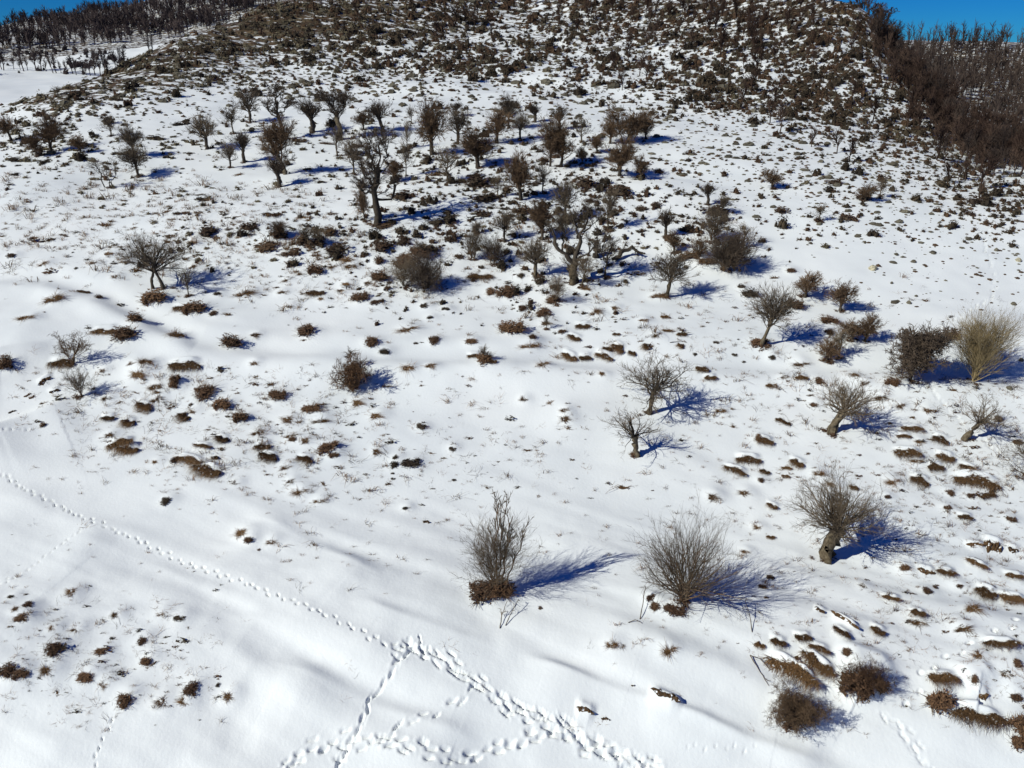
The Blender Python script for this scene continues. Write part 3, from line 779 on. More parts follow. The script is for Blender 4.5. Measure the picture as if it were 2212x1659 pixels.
# ------------------------------------------------------------------ hand-placed plants: x, y of the base, width, height, kind  (2212 wide pixels)
CL = '''22 560 25 14 b,218 490 38 16 g,198 498 18 8 g,358 460 25 10 g,428 463 27 14 g,332 464 18 10 g,382 466 16 9 t,370 476 25 8 g,332 481 14 7 g,445 510 44 34 b,490 500 25 14 g,533 500 35 25 b,372 515 26 15 g,407 508 18 13 c,411 532 30 13 g
472 520 24 9 g,515 516 22 8 g,230 556 28 14 g,198 574 18 9 g,92 575 23 9 g,110 525 24 22 g,8 496 18 7 g,265 571 20 7 g,163 581 11 8 c,208 648 24 16 b,180 632 26 8 t,245 603 22 8 g,108 660 45 25 g,55 694 38 14 g,420 678 52 28 b,398 672 45 12 t,462 684 26 14 b
530 645 50 16 g,468 641 22 12 c,292 705 36 38 b,266 740 55 44 b,226 722 55 11 t,377 738 46 32 g,498 752 48 48 b,550 728 24 16 g,135 792 50 14 t,315 798 32 18 g,282 794 22 8 g,218 806 18 8 g,400 800 65 15 t,377 838 30 45 b,290 820 55 16 g,97 830 35 11 T32,545 797 25 8 g,415 583 18 12 g,332 655 52 32 b
588 470 40 15 t,655 474 30 14 g,672 463 24 10 g,668 478 22 9 g,713 466 32 14 g,708 510 36 32 b,602 524 35 34 b,645 538 40 30 b,685 535 40 28 b,572 545 60 20 b,630 556 48 18 b,733 556 55 32 b,745 572 40 18 g,685 560 32 14 g,683 594 35 30 b,716 584 20 14 g,758 584 28 14 g
788 558 24 28 c,823 545 44 34 b,815 574 30 36 b,820 612 40 42 b,836 630 18 22 b,868 508 36 28 c,873 533 34 20 b,808 510 30 14 c,880 580 60 32 b,903 565 45 30 b,928 552 38 22 c,970 528 30 24 b,1028 503 25 16 b,1090 554 28 20 c,990 563 24 14 b,1043 583 18 10 c,1036 604 52 14 t,1062 640 30 16 b,1096 644 45 26 b
775 656 36 22 b,810 662 32 12 b,794 619 24 12 g,743 620 30 10 g,738 634 25 8 g,682 638 38 13 t,695 652 20 8 g,654 637 15 7 g,603 637 25 8 g,648 598 18 10 g,618 610 20 7 g,918 668 26 12 c,963 672 22 8 c,928 692 18 13 c,665 727 44 30 b,797 745 34 20 b,828 764 32 18 c,936 742 32 18 b,1018 744 32 15 b,897 742 15 8 c
878 720 50 12 g,1045 788 40 26 b,1023 768 25 8 t,1063 790 20 8 t,883 811 28 14 g,930 805 26 14 g,623 666 18 6 g,1045 438 60 25 b,858 433 60 30 b,965 465 28 25 c,935 487 50 18 c,920 475 25 14 c,1040 470 35 20 b,1058 452 22 12 c,1088 455 22 13 c,898 440 22 12 b,793 486 25 10 g,818 495 50 14 b
1123 604 24 13 c,1156 605 26 10 c,1128 673 26 14 b,1176 687 38 18 b,1103 726 55 36 b,1181 705 34 10 g,1213 724 22 14 b,1241 735 26 9 t-20,1259 710 30 11 t,1331 725 16 6 t,1231 771 32 11 t-22,1264 772 26 9 t,1306 770 36 10 t-18,1336 757 25 14 t-30,1313 755 20 8 t-15,1366 762 17 8 t-20,1400 752 14 12 t-40,1153 739 25 16 b,1140 752 45 10 g
1329 671 22 10 g,1288 684 30 18 g,1436 688 18 7 t,1391 697 25 8 g,1331 697 12 7 c,1441 718 20 6 t,1471 726 20 7 t,1418 730 26 9 g,1471 750 14 9 t-30,1548 742 16 10 c,1441 766 15 8 g,1501 763 15 8 c,1588 766 16 8 c,1608 778 13 7 c,1516 807 28 13 t-12,1533 828 25 8 t,1640 752 42 16 b,1173 799 30 14 g,1303 822 20 12 g
1388 455 32 20 b,1381 435 20 13 b,1421 447 32 20 b,1448 425 16 10 c,1489 424 28 12 c,1473 470 24 14 c,1461 482 20 12 c,1488 502 36 26 c,1381 504 18 15 c,1311 499 25 18 b,1271 439 28 18 b,1126 462 40 30 b,1161 474 40 25 b,1648 527 24 20 b,1603 627 22 22 c,1621 647 40 26 c,1421 572 16 14 b,1490 562 60 16 b,1530 575 45 14 b,1425 648 45 16 g,1248 640 14 7 g,1261 629 35 8 g,1540 466 70 26 b,1318 497 24 16 b,1196 657 36 14 b
1694 460 35 20 b,1761 450 14 10 c,1868 432 35 28 b,1904 426 16 14 b,1771 480 26 26 b,1834 477 36 20 b,1747 489 12 9 c,2079 442 30 24 b,2119 442 45 28 b,2097 468 28 22 b,2199 480 18 13 b,1711 592 25 15 b,1669 773 22 8 c,1731 788 38 9 g,1694 828 18 8 g,1729 828 26 8 t,1842 822 30 12 g,1717 672 36 30 b,1795 700 38 16 b,1792 726 25 22 b,2060 736 40 28 b
118 850 25 7 T18,60 857 20 6 T30,69 861 16 6 T30,27 893 20 6 T20,335 847 30 20 g,375 845 30 24 b,438 862 50 24 b,412 878 12 14 b,481 886 38 28 b,520 912 34 36 b,338 874 30 14 g,312 887 32 14 t-20,227 868 22 10 g,234 908 28 8 t,278 920 24 13 t-18,398 908 20 15 t-35,93 932 17 18 b,230 948 30 12 g,262 968 55 15 t8,278 978 42 15 t-4,375 1005 26 26 b,410 1003 50 13 t-12,450 1024 55 18 t-18
480 955 24 11 t-22,438 970 35 7 t-8,465 993 15 8 t,355 1092 30 18 c,537 1182 25 30 b,522 1170 42 20 g,508 1050 20 8 g,335 1005 18 14 g,415 895 22 8 g,595 869 38 20 b,668 897 38 16 b,705 985 50 22 b,722 992 26 10 b,848 1014 28 20 c,886 1015 42 18 c,856 998 20 12 c,848 1025 10 9 c,848 1038 14 6 c,908 932 26 24 c,976 978 20 9 c,981 1040 14 10 c,876 1104 18 10 c,921 1132 16 9 T-10
556 945 30 14 g,630 957 24 12 b,658 960 24 14 g,568 970 32 12 t,580 995 38 14 t-14,660 1000 32 12 t-14,616 1018 30 8 g,626 1047 20 10 g,645 1072 34 12 g,686 1090 25 8 g,773 880 38 14 g,813 907 40 12 g,688 918 40 8 g,618 917 38 14 g,828 943 12 8 g,813 985 26 18 g,583 1184 22 12 g,560 1194 12 8 b
1131 870 20 10 g,1221 899 20 10 g,1226 920 32 14 g,1188 874 16 10 g,1163 1074 12 9 g,1556 895 24 10 g,1641 955 22 16 b,1652 961 34 11 t-8,1616 1000 50 13 t-5,1588 1024 50 11 t-20,1643 1045 20 14 b,1652 1024 22 9 t-18,1543 1084 36 12 g,1614 1075 36 12 g,1638 1147 24 12 g,1613 1198 20 12 g,1664 841 22 7 t,1771 839 24 13 b,1869 842 24 9 g,1929 842 35 15 b,1761 881 24 8 b
1906 870 28 12 g,1946 885 22 18 g,1924 916 12 6 b,1969 933 46 9 t-5,1951 948 30 7 t-3,2031 957 34 14 t-20,1991 961 22 9 g,2009 898 25 12 g,1959 989 55 15 t-8,2041 994 40 13 t-14,2019 1016 32 13 t-2,1984 1003 30 7 g,2157 914 25 14 b,1684 911 18 8 t-15,1700 918 18 7 t-25,1721 1008 30 13 t-24,1699 1014 22 6 t-5,1697 1032 18 6 t-8,1801 1056 28 12 g,1844 1058 20 9 t-15,1769 1032 25 14 g
1929 1049 38 12 g,1986 1047 40 16 t-20,2094 1022 42 13 t-28,2109 1051 95 20 t-11,2054 1072 24 12 b,1919 1080 18 14 b,2100 1080 24 14 b,2131 1078 30 9 t14,2049 1105 20 12 b,2084 1124 32 9 t-8,2117 1148 10 8 c,2187 1132 25 14 b,2144 1196 46 30 T-20,2106 1184 42 7 T-3,2187 1194 26 11 T-18,2109 1226 48 9 t-24,1956 1237 26 22 b,2000 1241 42 11 T-14,2042 1244 42 10 t-10,1664 1163 18 6 t-6,1668 1099 24 8 t-24,2202 964 30 14 b
2007 1286 26 22 b,2022 1274 14 14 b,2074 1274 18 12 b,2130 1288 46 18 t-22,2186 1303 56 14 t-12,1924 1299 40 8 t-12,2107 1328 44 24 g,1981 1337 32 13 t-14,1990 1356 36 14 g,1770 1324 26 8 T-32,1824 1352 76 8 T-33,1896 1370 34 13 t-26,1818 1377 44 10 t-35,1734 1386 34 12 t-3,1680 1397 34 13 t-20,1768 1413 48 12 t-20,1766 1448 86 18 t-38,1713 1468 122 25 t-34,1832 1425 28 24 b,1850 1512 66 78 b,1866 1508 36 40 b,1908 1503 40 36 b
2084 1370 46 12 g,2161 1402 75 12 t-5,2116 1436 35 20 g,2034 1480 60 18 t-4,2106 1490 24 16 b,2122 1513 26 11 T12,2200 1447 25 28 b,2036 1540 62 56 b,2110 1562 112 22 t-16,2198 1522 32 22 b,2203 1590 48 60 b,2205 1625 40 40 b,2190 1251 40 9 t-8,1666 1254 20 14 b,1866 1272 20 12 g,2168 1466 36 10 g,1740 1480 40 9 t-20
1168 1317 14 8 b,1036 1300 58 44 b,1082 1300 60 42 b,1060 1304 62 40 b,12 806 36 36 b,1320 1408 28 24 g,1343 1407 16 10 g,1436 1526 74 12 T-27,1264 1551 44 10 T-22,1308 1562 22 6 T-10,1367 1486 9 4 T,1641 1398 22 9 t-20,1445 1422 34 22 g,1650 1275 26 12 b,1656 1293 12 12 b,1418 1322 30 18 b,1456 1336 46 18 b,1406 1306 26 14 b
22 1296 20 12 c,32 1327 25 18 g,58 1320 28 12 b,44 1345 34 10 b,148 1290 34 14 g,106 1422 42 24 b,215 1420 32 18 b,302 1397 28 16 b,312 1443 32 28 b,14 1464 40 26 b,44 1468 34 14 b,98 1467 40 16 g,182 1477 36 16 b,262 1532 36 26 b,412 1510 34 16 b,495 1522 32 16 g,384 1349 32 11 c,342 1336 25 8 g,240 1387 16 8 c,112 1367 24 10 g,162 1370 24 10 g,248 1342 25 14 g,222 1489 24 10 g,345 1531 36 14 g,395 1530 34 12 g,470 1487 14 12 c
385 272 45 16 c,297 262 15 6 c,350 265 12 7 c,205 298 32 18 c,155 283 18 12 c,130 272 25 16 c,145 290 20 8 c,262 272 28 14 c,332 303 50 18 c,395 305 16 9 c,385 290 14 6 c,360 342 22 18 c,220 333 14 9 c,252 335 30 14 c,405 333 28 9 c,168 348 20 9 c,140 358 24 12 c,118 368 16 8 c,88 355 30 18 c,30 380 32 12 c,35 360 18 8 c,30 350 35 16 c,4 362 16 16 c,510 380 32 13 g,393 366 14 7 c,80 338 30 20 b
1034 170 20 15 c,1051 172 22 16 c,860 243 22 10 c,790 243 16 14 c,872 214 14 8 c,950 172 14 8 c,700 240 20 10 c,650 210 26 10 c,1046 195 14 10 c,1060 212 18 9 c,1025 218 18 10 c,1100 222 22 8 c,1000 237 20 9 c,1040 239 14 8 c,1395 185 22 15 c,1425 210 25 14 c,1460 180 26 12 c,1340 180 18 12 c,1290 232 14 8 c,1550 228 36 12 c,1585 228 36 18 c,1635 270 30 22 c,1485 350 26 14 c,1420 373 26 18 b,1235 218 20 8 c,1310 240 18 8 c,1730 345 30 14 c,1800 400 40 20 b
703 312 40 9 b,640 308 36 18 b,768 320 36 16 b,850 390 30 30 b,1035 405 62 45 b,1340 425 60 42 b,1385 388 32 40 b,1258 408 58 40 b,1180 350 34 18 b,1165 330 26 14 c,1145 300 22 14 c,1170 285 22 12 c,1000 395 40 14 c,1090 415 30 30 b,1160 400 26 24 b'''
CLUMPS = []
for tok in CL.replace('\n', ',').split(','):
    f = tok.split()
    if len(f) < 5: continue
    k = f[4][0]; ang = float(f[4][1:]) if len(f[4]) > 1 else 0.0
    CLUMPS.append((float(f[0]), float(f[1]), float(f[2]), float(f[3]), k, ang))

# snow swells around the clumps of the lower slope, a little scooped in front
for (x, y, w, h, k, ang) in CLUMPS:
    X, Y = at1(x, y)
    if Y > 60 or w < 18 or k in 'tT': continue
    dd = Y * CP - (GZ[0, 0] * 0 - CAM_H) * SP * 0 + 22 * SP
    m = w * K * math.hypot(Y, 22) / FOC
    amp = min(.06 + .10 * m, .24); sg = .38 * m + .22
    r0 = math.hypot(X, Y); a0 = math.atan2(X, Y); ex = 3.2 * sg
    i0, i1 = np.searchsorted(R, [r0 - ex, r0 + ex]); j0, j1 = np.searchsorted(AZ, [a0 - ex / r0, a0 + ex / r0])
    cx, cy = X + .25 * sg, Y + .75 * sg
    GZ[i0:i1, j0:j1] += amp * np.exp(-(((GX[i0:i1, j0:j1] - cx) / sg) ** 2 + ((GY[i0:i1, j0:j1] - cy) / sg) ** 2))

for (x, y, w, h, k, ang) in CLUMPS:
    if k not in 'tT' or w < 24 or y < 640: continue
    a2 = math.radians(ang); c_, s_ = math.cos(a2), -math.sin(a2)
    pts = [(x + w * q * c_, y - h * .95 + w * q * s_ - (abs(q) < .4) * 2) for q in (-.62, -.35, 0, .35, .62)]
    X, Y = at1(x, y)
    amp = .05 + .0022 * w
    P = np.array([at1(*p_) for p_ in pts])
    ridge(pts, min(amp, .26), .22, .28)

# ------------------------------------------------------------------ the ground sheet
V = np.stack([GX, GY, GZ], -1).reshape(-1, 3)
i = np.arange(NR - 1)[:, None] * NA + np.arange(NA - 1)[None]
Fq = np.stack([i, i + NA, i + 1 + NA, i + 1], -1).reshape(-1, 4)
# close the sheet behind the camera and under it
iw = np.arange(NR - 1) * NA
Fq = np.concatenate([Fq, np.stack([iw + NA - 1, iw + 2 * NA - 1, iw + NA, iw], -1)])
fan = np.stack([np.arange(NA), np.roll(np.arange(NA), -1), np.full(NA, len(V))], -1)
V = np.concatenate([V, [[0, 0, GZ[0].mean()]]])
gme = mesh_np('snowy_ground', V, [Fq, fan], 'snow', smooth=True)
pu, pv, pd = project(GX, GY, GZ)
rg = np.hypot(GX, GY)
cov = np.where((pd > 1) & (rg < 240), D_BARE(pu, pv), 0.0) * 9 / 9
cov = cov * .68
cov = np.where(rg < 62, 0, cov)
farw = (rg > 450) & (GX < 0) | (rg > 240) & (GX > 0)
cov = np.where(farw, .52, cov)
cov = np.where((rg >= 225) & (rg <= 345) & (GX < 0), .10, cov)
at_ = gme.attributes.new('turf_cover', 'FLOAT', 'POINT')
at_.data.foreach_set('value', np.r_[cov.ravel(), 0].astype(np.float32))
gob = bpy.data.objects.new('snowy_ground', gme); col.objects.link(gob); gob['kind'] = 'structure'

def normal_at(x, y, e=.5):
    z = ground([x - e, x + e, x, x], [y, y, y - e, y + e])
    return Vector((-(z[1] - z[0]) / (2 * e), -(z[3] - z[2]) / (2 * e), 1)).normalized()

# ------------------------------------------------------------------ objects
ALL = []     # (object, image x, image y, look, kind)
def tagp(o, label, cat, group=None):
    o['label'] = label; o['category'] = cat
    if group: o['group'] = group
def link(name, me, parent=None):
    o = bpy.data.objects.new(name, me); col.objects.link(o)
    if parent is not None: o.parent = parent
    return o
def wsize(x, y, w, h):
    """pixel width/height of a thing standing at image point x, y -> metres"""
    X, Y = at1(x, y); Z = float(ground(X, Y)[0])
    d = Y * CP - (Z - CAM_H) * SP
    ww = w * K * d / FOC
    v = (y - h) * K
    dx, dy, dz = ray(x * K, v)
    hh = CAM_H + dz * (Y / dy) - Z
    return X, Y, Z, ww, hh, d

RS = 1.0
def hero(seed, majors, ntrunk=1, nl=14, f0=.75, spread=70, limb_l=.5, cnt=(8, 8), ang=42, tw=0.0020, up=.1, wig=.17, trop=.06, lf=(.68, .62), lr=.012, droop=0., only=None, rough=.1):
    rng = np.random.RandomState(seed)
    out = {'trunk': [], 'limb': [], 'crown': []}
    Ps, Rs, Lsn = [], [], []
    for q, (pts, r0, r1) in enumerate(majors):
        pts = np.array([(p[0], p[2] if len(p) > 2 else 0.0, p[1]) for p in pts], float)
        s = np.r_[0, np.cumsum(np.linalg.norm(np.diff(pts, axis=0), axis=1))]
        t = np.linspace(0, s[-1], 8)
        P = np.stack([np.interp(t, s, pts[:, c]) for c in range(3)], -1)
        P[1:] += rng.normal(0, .012, P[1:].shape) * (1 if q >= ntrunk else .25)
        if q < ntrunk: P[0, 2] -= .05
        Rr = np.linspace(r0, r1, 8) * rng.uniform(.88, 1.15, 8) * RS
        if q < ntrunk: Rr[0] *= 1.25; Rr[1] *= 1.05
        Ps.append(P); Rs.append(Rr); Lsn.append(s[-1])
        v, f = tubes(P[None], Rr[None], 9 if q < ntrunk else 6)
        v = v + rng.normal(0, rough * 1.6 * r1, v.shape)
        out['trunk' if q < ntrunk else 'limb'].append((v, f))
    Pm = np.stack(Ps); Rm = np.stack(Rs)
    wts = np.array([1.0 if (only is None or q in only) else 0 for q in range(len(majors))]); wts /= wts.sum()
    pi = rng.choice(len(majors), nl, p=wts)
    fr = rng.uniform(f0, 1.0, nl) * 7; ii = np.minimum(fr.astype(int), 6); w = (fr - ii)[:, None]
    S = Pm[pi, ii] * (1 - w) + Pm[pi, ii + 1] * w
    th = rng.uniform(0, 2 * np.pi, nl); sp = np.radians(spread) * rng.uniform(.12, 1.15, nl) ** .75
    ax = Pm[pi, -1] - Pm[pi, -3]; ax /= np.linalg.norm(ax, axis=1, keepdims=True)
    D = np.c_[np.cos(th) * np.sin(sp), np.sin(th) * np.sin(sp), np.cos(sp) - droop] + .25 * ax
    L1 = limb_l * rng.uniform(.6, 1.1, nl)
    P1, R1 = grow(rng, S, D, L1, lr * RS * rng.uniform(.6, 1.2, nl), n=6, wig=wig, trop=trop)
    out['limb'] += [tubes(P1[q:q + 1], R1[q:q + 1], 5) for q in range(nl)]
    P, Rr, L = P1, R1, L1
    for lv, c in enumerate(cnt):
        S, D, L2, r2 = children(rng, P, Rr, L, c, ang, (lf + (.55, .55))[lv], .6, up=up)
        tws = tw * (1.25, 1.0, .8)[lv] if lv < len(cnt) else tw
        P, Rr = grow(rng, S, D, L2, np.maximum(r2 if lv == 0 else np.full(len(S), tws), tws), n=(5, 4, 3)[lv], wig=wig, trop=trop * .5)
        L = L2
        out['crown'].append(tubes(P, Rr, 3))
    return out

def build_plant(out, mats, k_limb=True):
    """meshes of a unit plant: list of (part name, mesh)"""
    s = unit_scale(out)
    res = []
    if out['trunk']:
        V_, F_ = join(out['trunk']); res.append(('trunk', mesh_np('trunk', V_ * s, F_, mats[0], True)))
    if out['limb']:
        if k_limb:
            for v, f in out['limb']:
                res.append((k_limb if isinstance(k_limb, str) else 'limb', mesh_np('limb', v * s, f, mats[1], True)))
        else:
            V_, F_ = join(out['limb']); res.append(('limbs', mesh_np('limbs', V_ * s, F_, mats[1], True)))
    V_, F_ = join(out['crown']); res.append(('crown', mesh_np('crown', V_ * s, F_, mats[2])))
    return res

def stand(name, parts, x, y, w, h, rot=0.0, sink=.03):
    X, Y, Z, ww, hh, d = wsize(x, y, w, h)
    e = link(name, None)
    e.location = (X, Y, Z - sink * 0)
    e.rotation_euler = (0, 0, rot)
    e.scale = (ww, ww, hh)
    for nm, me in parts:
        c = link(nm, me, e)
        if nm == 'limbs': c.name = 'limbs'
    return e

# --- one-off trees and shrubs (x, y, w, h in 2212 wide pixels)
HEROES = []
def H(name, x, y, w, h, fn, mats, label, cat, short, limb=True):
    global RS
    X, Y, Z, ww, hh, d = wsize(x, y, w, h)
    RS = 1.0
    out = fn(); s = unit_scale(out)
    RS = .85 * float(np.clip((s[2] * hh) / (s[0] * ww), .35, 1.5))      # keep trunks round when the crown is fitted to its width
    out = fn(); RS = 1.0
    e = stand(name, build_plant(out, mats, limb), x, y, w, h)
    tagp(e, label, cat)
    HEROES.append((x, y - h * .25, short)); ALL.append(e)
    return e

H('bare_tree', 815, 484, 92, 199, lambda: hero(3, [([(0, 0), (.01, .18), (-.01, .34), (.03, .52), (.03, .62)], .048, .028),
    ([(0, .30), (-.10, .36), (-.16, .48)], .02, .010), ([(.01, .27), (.10, .27), (.17, .33), (.19, .43)], .022, .010),
    ([(.0, .42), (-.09, .52), (-.13, .66)], .02, .009), ([(.03, .58), (-.02, .72), (-.02, .86)], .018, .008),
    ([(.03, .52), (.11, .62), (.13, .82)], .02, .008), ([(.03, .6), (.05, .75, .08), (.06, .9, .1)], .016, .007), ([(.0, .4), (.06, .5, -.12), (.05, .62, -.18)], .018, .008)],
    nl=62, f0=.35, spread=70, limb_l=.17, cnt=(8, 8), tw=0.0016, lr=.006, wig=.13), ('bark_dark', 'bark_dark', 'twig_dark'),
    'tallest gnarled old bare tree with a thick dark trunk and a tufted crown', 'tree', 'tallest gnarled tree')
H('bare_tree', 1240, 613, 100, 172, lambda: hero(5, [([(0, 0), (-.01, .12), (.0, .25)], .062, .05),
    ([(0, .23), (-.08, .36), (-.17, .44), (-.2, .56), (-.24, .7)], .04, .012), ([(0, .24), (.04, .42), (.05, .58), (.09, .7), (.1, .82)], .042, .011),
    ([(.03, .3), (.12, .38), (.24, .47)], .02, .008), ([(.05, .56), (.0, .68), (-.03, .8)], .018, .008), ([(-.12, .4), (-.1, .5, .05), (-.11, .6, .08)], .018, .007), ([(.07, .62), (.16, .7), (.2, .8)], .014, .006)],
    nl=59, f0=.4, spread=48, limb_l=.2, cnt=(6, 6), tw=0.0013, lr=.006, up=.3, wig=.12), ('bark_olive', 'bark_dark', 'twig_grey'),
    'old forked bare tree, one heavy limb leaning left and one upright', 'tree', 'old forked tree')
H('bare_tree', 350, 624, 128, 108, lambda: hero(7, [([(0.02, 0), (-.0, .14), (-.06, .32), (-.03, .46)], .03, .022), ([(-.13, .04), (-.12, .18), (-.05, .34)], .026, .02)],
    ntrunk=2, nl=32, f0=.7, spread=84, limb_l=.5, cnt=(8, 8), tw=0.0019, lr=.013, trop=.05, up=.08), ('bark_dark', 'bark_dark', 'twig_grey'),
    'wide round-crowned bare tree on two crossing trunks, long blue shadow to its right', 'tree', 'twin-trunked tree')
H('bare_tree', 235, 405, 56, 60, lambda: hero(9, [([(-.1, 0), (-.16, .25), (-.12, .5), (-.2, .7)], .022, .014), ([(.02, 0), (.06, .25), (.0, .45), (.06, .7)], .018, .012), ([(.12, 0), (.08, .2), (.26, .45), (.28, .7)], .022, .013)],
    ntrunk=3, nl=20, f0=.6, spread=80, limb_l=.36, cnt=(6, 6), tw=0.0029, lr=.012), ('bark_dark', 'bark_dark', 'twig_grey'),
    'small bare tree of three crooked thin stems at the left', 'tree', 'three-stemmed tree')
H('bare_tree', 1376, 988, 112, 92, lambda: hero(12, [([(0, 0), (-.03, .2), (-.06, .42), (-.09, .6)], .085, .07)],
    nl=20, f0=.86, spread=88, limb_l=.62, cnt=(5, 5), tw=0.0026, lr=.022, trop=.1, wig=.22, rough=.2), ('bark_olive', 'bark_dark', 'twig_grey'),
    'low pollarded tree with a pale stout trunk and few sparse crooked branches', 'tree', 'sparse stout pollard')
H('bare_tree', 1401, 894, 132, 110, lambda: hero(15, [([(0, 0), (.03, .18), (.03, .34), (.06, .46)], .05, .035)],
    nl=30, f0=.55, spread=86, limb_l=.5, cnt=(7, 7), tw=0.0026, lr=.016, trop=.02, wig=.24), ('bark_olive', 'bark_dark', 'twig_grey'),
    'dark thorny bare tree with a wide tangled crown above the sparse pollard', 'tree', 'wide tangled thorn tree')
H('bare_tree', 1794, 932, 112, 96, lambda: hero(17, [([(0, 0), (.06, .16), (.14, .32), (.2, .44)], .085, .075)],
    nl=40, f0=.8, spread=92, limb_l=.55, cnt=(7, 6), tw=0.0022, lr=.016, trop=.05, rough=.2), ('bark_olive', 'twig_grey', 'twig_grey'),
    'bushy bare tree fanning from a thick trunk leaning right, between the right-hand grass clumps', 'tree', 'right-leaning bushy tree')
H('bare_tree', 2082, 949, 98, 78, lambda: hero(19, [([(0, 0), (.08, .16), (.2, .34), (.28, .44)], .07, .055)],
    nl=27, f0=.8, spread=92, limb_l=.55, cnt=(6, 6), tw=0.0026, lr=.016, trop=.04, rough=.2), ('bark_olive', 'twig_grey', 'twig_grey'),
    'smallest of the stout leaning trees, by the narrow trail at the right', 'tree', 'small leaning tree')
H('bare_tree', 1782, 1208, 175, 152, lambda: hero(21, [([(0, 0), (.01, .14), (.05, .28), (.10, .42)], .075, .07)],
    nl=54, f0=.8, spread=80, limb_l=.56, cnt=(8, 6), tw=0.0015, lr=.012, trop=.08, rough=.25), ('bark_olive', 'twig_grey', 'twig_grey'),
    'large bushy bare tree with a squat ribbed trunk at the lower right', 'tree', 'squat-trunked bushy tree')
H('bare_tree', 1440, 645, 82, 92, lambda: hero(23, [([(0, 0), (.02, .2), (.05, .38), (.07, .5)], .04, .03)],
    nl=40, f0=.5, spread=90, limb_l=.42, cnt=(8, 8), tw=0.0025, lr=.013, up=.2), ('bark_olive', 'twig_grey', 'twig_grey'),
    'lone round bare tree in open snow below the dark thicket', 'tree', 'lone round tree')
H('bare_tree', 1643, 750, 92, 118, lambda: hero(25, [([(0, 0), (.06, .2), (.1, .38), (.16, .56)], .034, .024)],
    nl=43, f0=.45, spread=72, limb_l=.46, cnt=(8, 7), tw=0.0022, lr=.012, up=.2), ('bark_olive', 'twig_grey', 'twig_grey'),
    'tall slender-trunked bare tree leaning right out of a brown turf mound', 'tree', 'tall mound tree')
H('bare_tree', 1156, 600, 72, 80, lambda: hero(27, [([(0, 0), (.0, .2), (.02, .38)], .05, .04)],
    nl=35, f0=.6, spread=78, limb_l=.5, cnt=(7, 7), tw=0.0026, lr=.014, up=.15), ('bark_olive', 'twig_grey', 'twig_grey'),
    'fan-shaped bare tree standing just left of the old forked tree', 'tree', 'fan-shaped tree')
H('bare_tree', 1306, 598, 66, 94, lambda: hero(29, [([(0, 0), (.02, .2), (.04, .45), (.08, .65)], .024, .012), ([(.02, .3), (-.05, .5), (-.06, .7)], .014, .008)],
    nl=32, f0=.3, spread=60, limb_l=.34, cnt=(6, 5), tw=0.0022, lr=.009, up=.2), ('bark_olive', 'twig_grey', 'twig_grey'),
    'thin pale see-through bare tree by the fallen log', 'tree', 'thin see-through tree')
H('bare_tree', 1256, 624, 56, 66, lambda: hero(31, [([(0, 0), (.04, .25), (.1, .5)], .03, .02)],
    nl=27, f0=.4, spread=75, limb_l=.42, cnt=(7, 6), tw=0.0026, lr=.011), ('bark_olive', 'twig_grey', 'twig_grey'),
    'small bare tree right at the foot of the old forked tree', 'tree', 'small fork-foot tree')
H('bare_tree', 735, 302, 66, 104, lambda: hero(33, [([(0, 0), (.02, .2), (-.02, .4), (-.01, .55)], .062, .045), ([(-.01, .5), (-.08, .62), (-.12, .72)], .03, .014), ([(0, .52), (.08, .62), (.13, .7)], .03, .014)],
    nl=54, f0=.6, spread=48, limb_l=.3, cnt=(6, 6), tw=0.0032, lr=.012, up=.3), ('bark_olive', 'bark_dark', 'twig_dark'),
    'tall pollard with a pale thick trunk and a broom of upright shoots', 'tree', 'tall broom-topped pollard')
H('bare_tree', 612, 302, 56, 116, lambda: hero(35, [([(0, 0), (.0, .2), (-.05, .45), (-.03, .7)], .045, .028), ([(-.04, .4), (-.14, .5), (-.2, .62)], .022, .01), ([(-.03, .5), (.08, .56), (.14, .66)], .022, .01), ([(-.03, .66), (-.04, .8), (.0, .9)], .02, .01)],
    nl=54, f0=.4, spread=75, limb_l=.17, cnt=(7, 7), tw=0.0029, lr=.009), ('bark_dark', 'bark_dark', 'twig_dark'),
    'tall narrow bare tree with tufted dark clumps up its crooked trunk', 'tree', 'tall narrow tufted tree')
H('bare_tree', 828, 284, 50, 62, lambda: hero(37, [([(0, 0), (-.04, .25), (-.1, .45)], .075, .06)],
    nl=46, f0=.8, spread=42, limb_l=.5, cnt=(5, 5), tw=0.0037, lr=.018, up=.3), ('bark_dark', 'bark_dark', 'twig_dark'),
    'small stout pollard with upright shoots beside a pair of round bushes', 'tree', 'small upright pollard')
H('bare_tree', 610, 377, 68, 108, lambda: hero(39, [([(.06, 0), (.02, .2), (-.1, .42), (-.14, .62)], .042, .028), ([(0, .25), (.05, .5), (.04, .72)], .02, .01)],
    nl=68, f0=.25, spread=70, limb_l=.34, cnt=(9, 9), tw=0.0027, lr=.01), ('bark_olive', 'twig_brown', 'twig_brown'),
    'densely twigged brown tree with a tall hazy oval crown', 'tree', 'dense brown oval tree')
H('bare_tree', 300, 383, 56, 62, lambda: hero(41, [([(0, 0), (-.02, .2), (-.04, .4)], .045, .035)],
    nl=35, f0=.7, spread=92, limb_l=.46, cnt=(8, 8), tw=0.0035, lr=.014), ('bark_dark', 'bark_dark', 'twig_grey'),
    'bare tree with a flat round crown, front one of the pair above the three-stemmed tree', 'tree', 'front tree of the pair')
H('bare_tree', 288, 338, 46, 62, lambda: hero(42, [([(0, 0), (.02, .2), (.0, .45)], .04, .03)],
    nl=40, f0=.4, spread=70, limb_l=.42, cnt=(8, 8), tw=0.0037, lr=.013), ('bark_dark', 'bark_dark', 'twig_grey'),
    'grey-brown bare tree directly behind the flat round crown of the left pair', 'tree', 'rear tree of the pair')
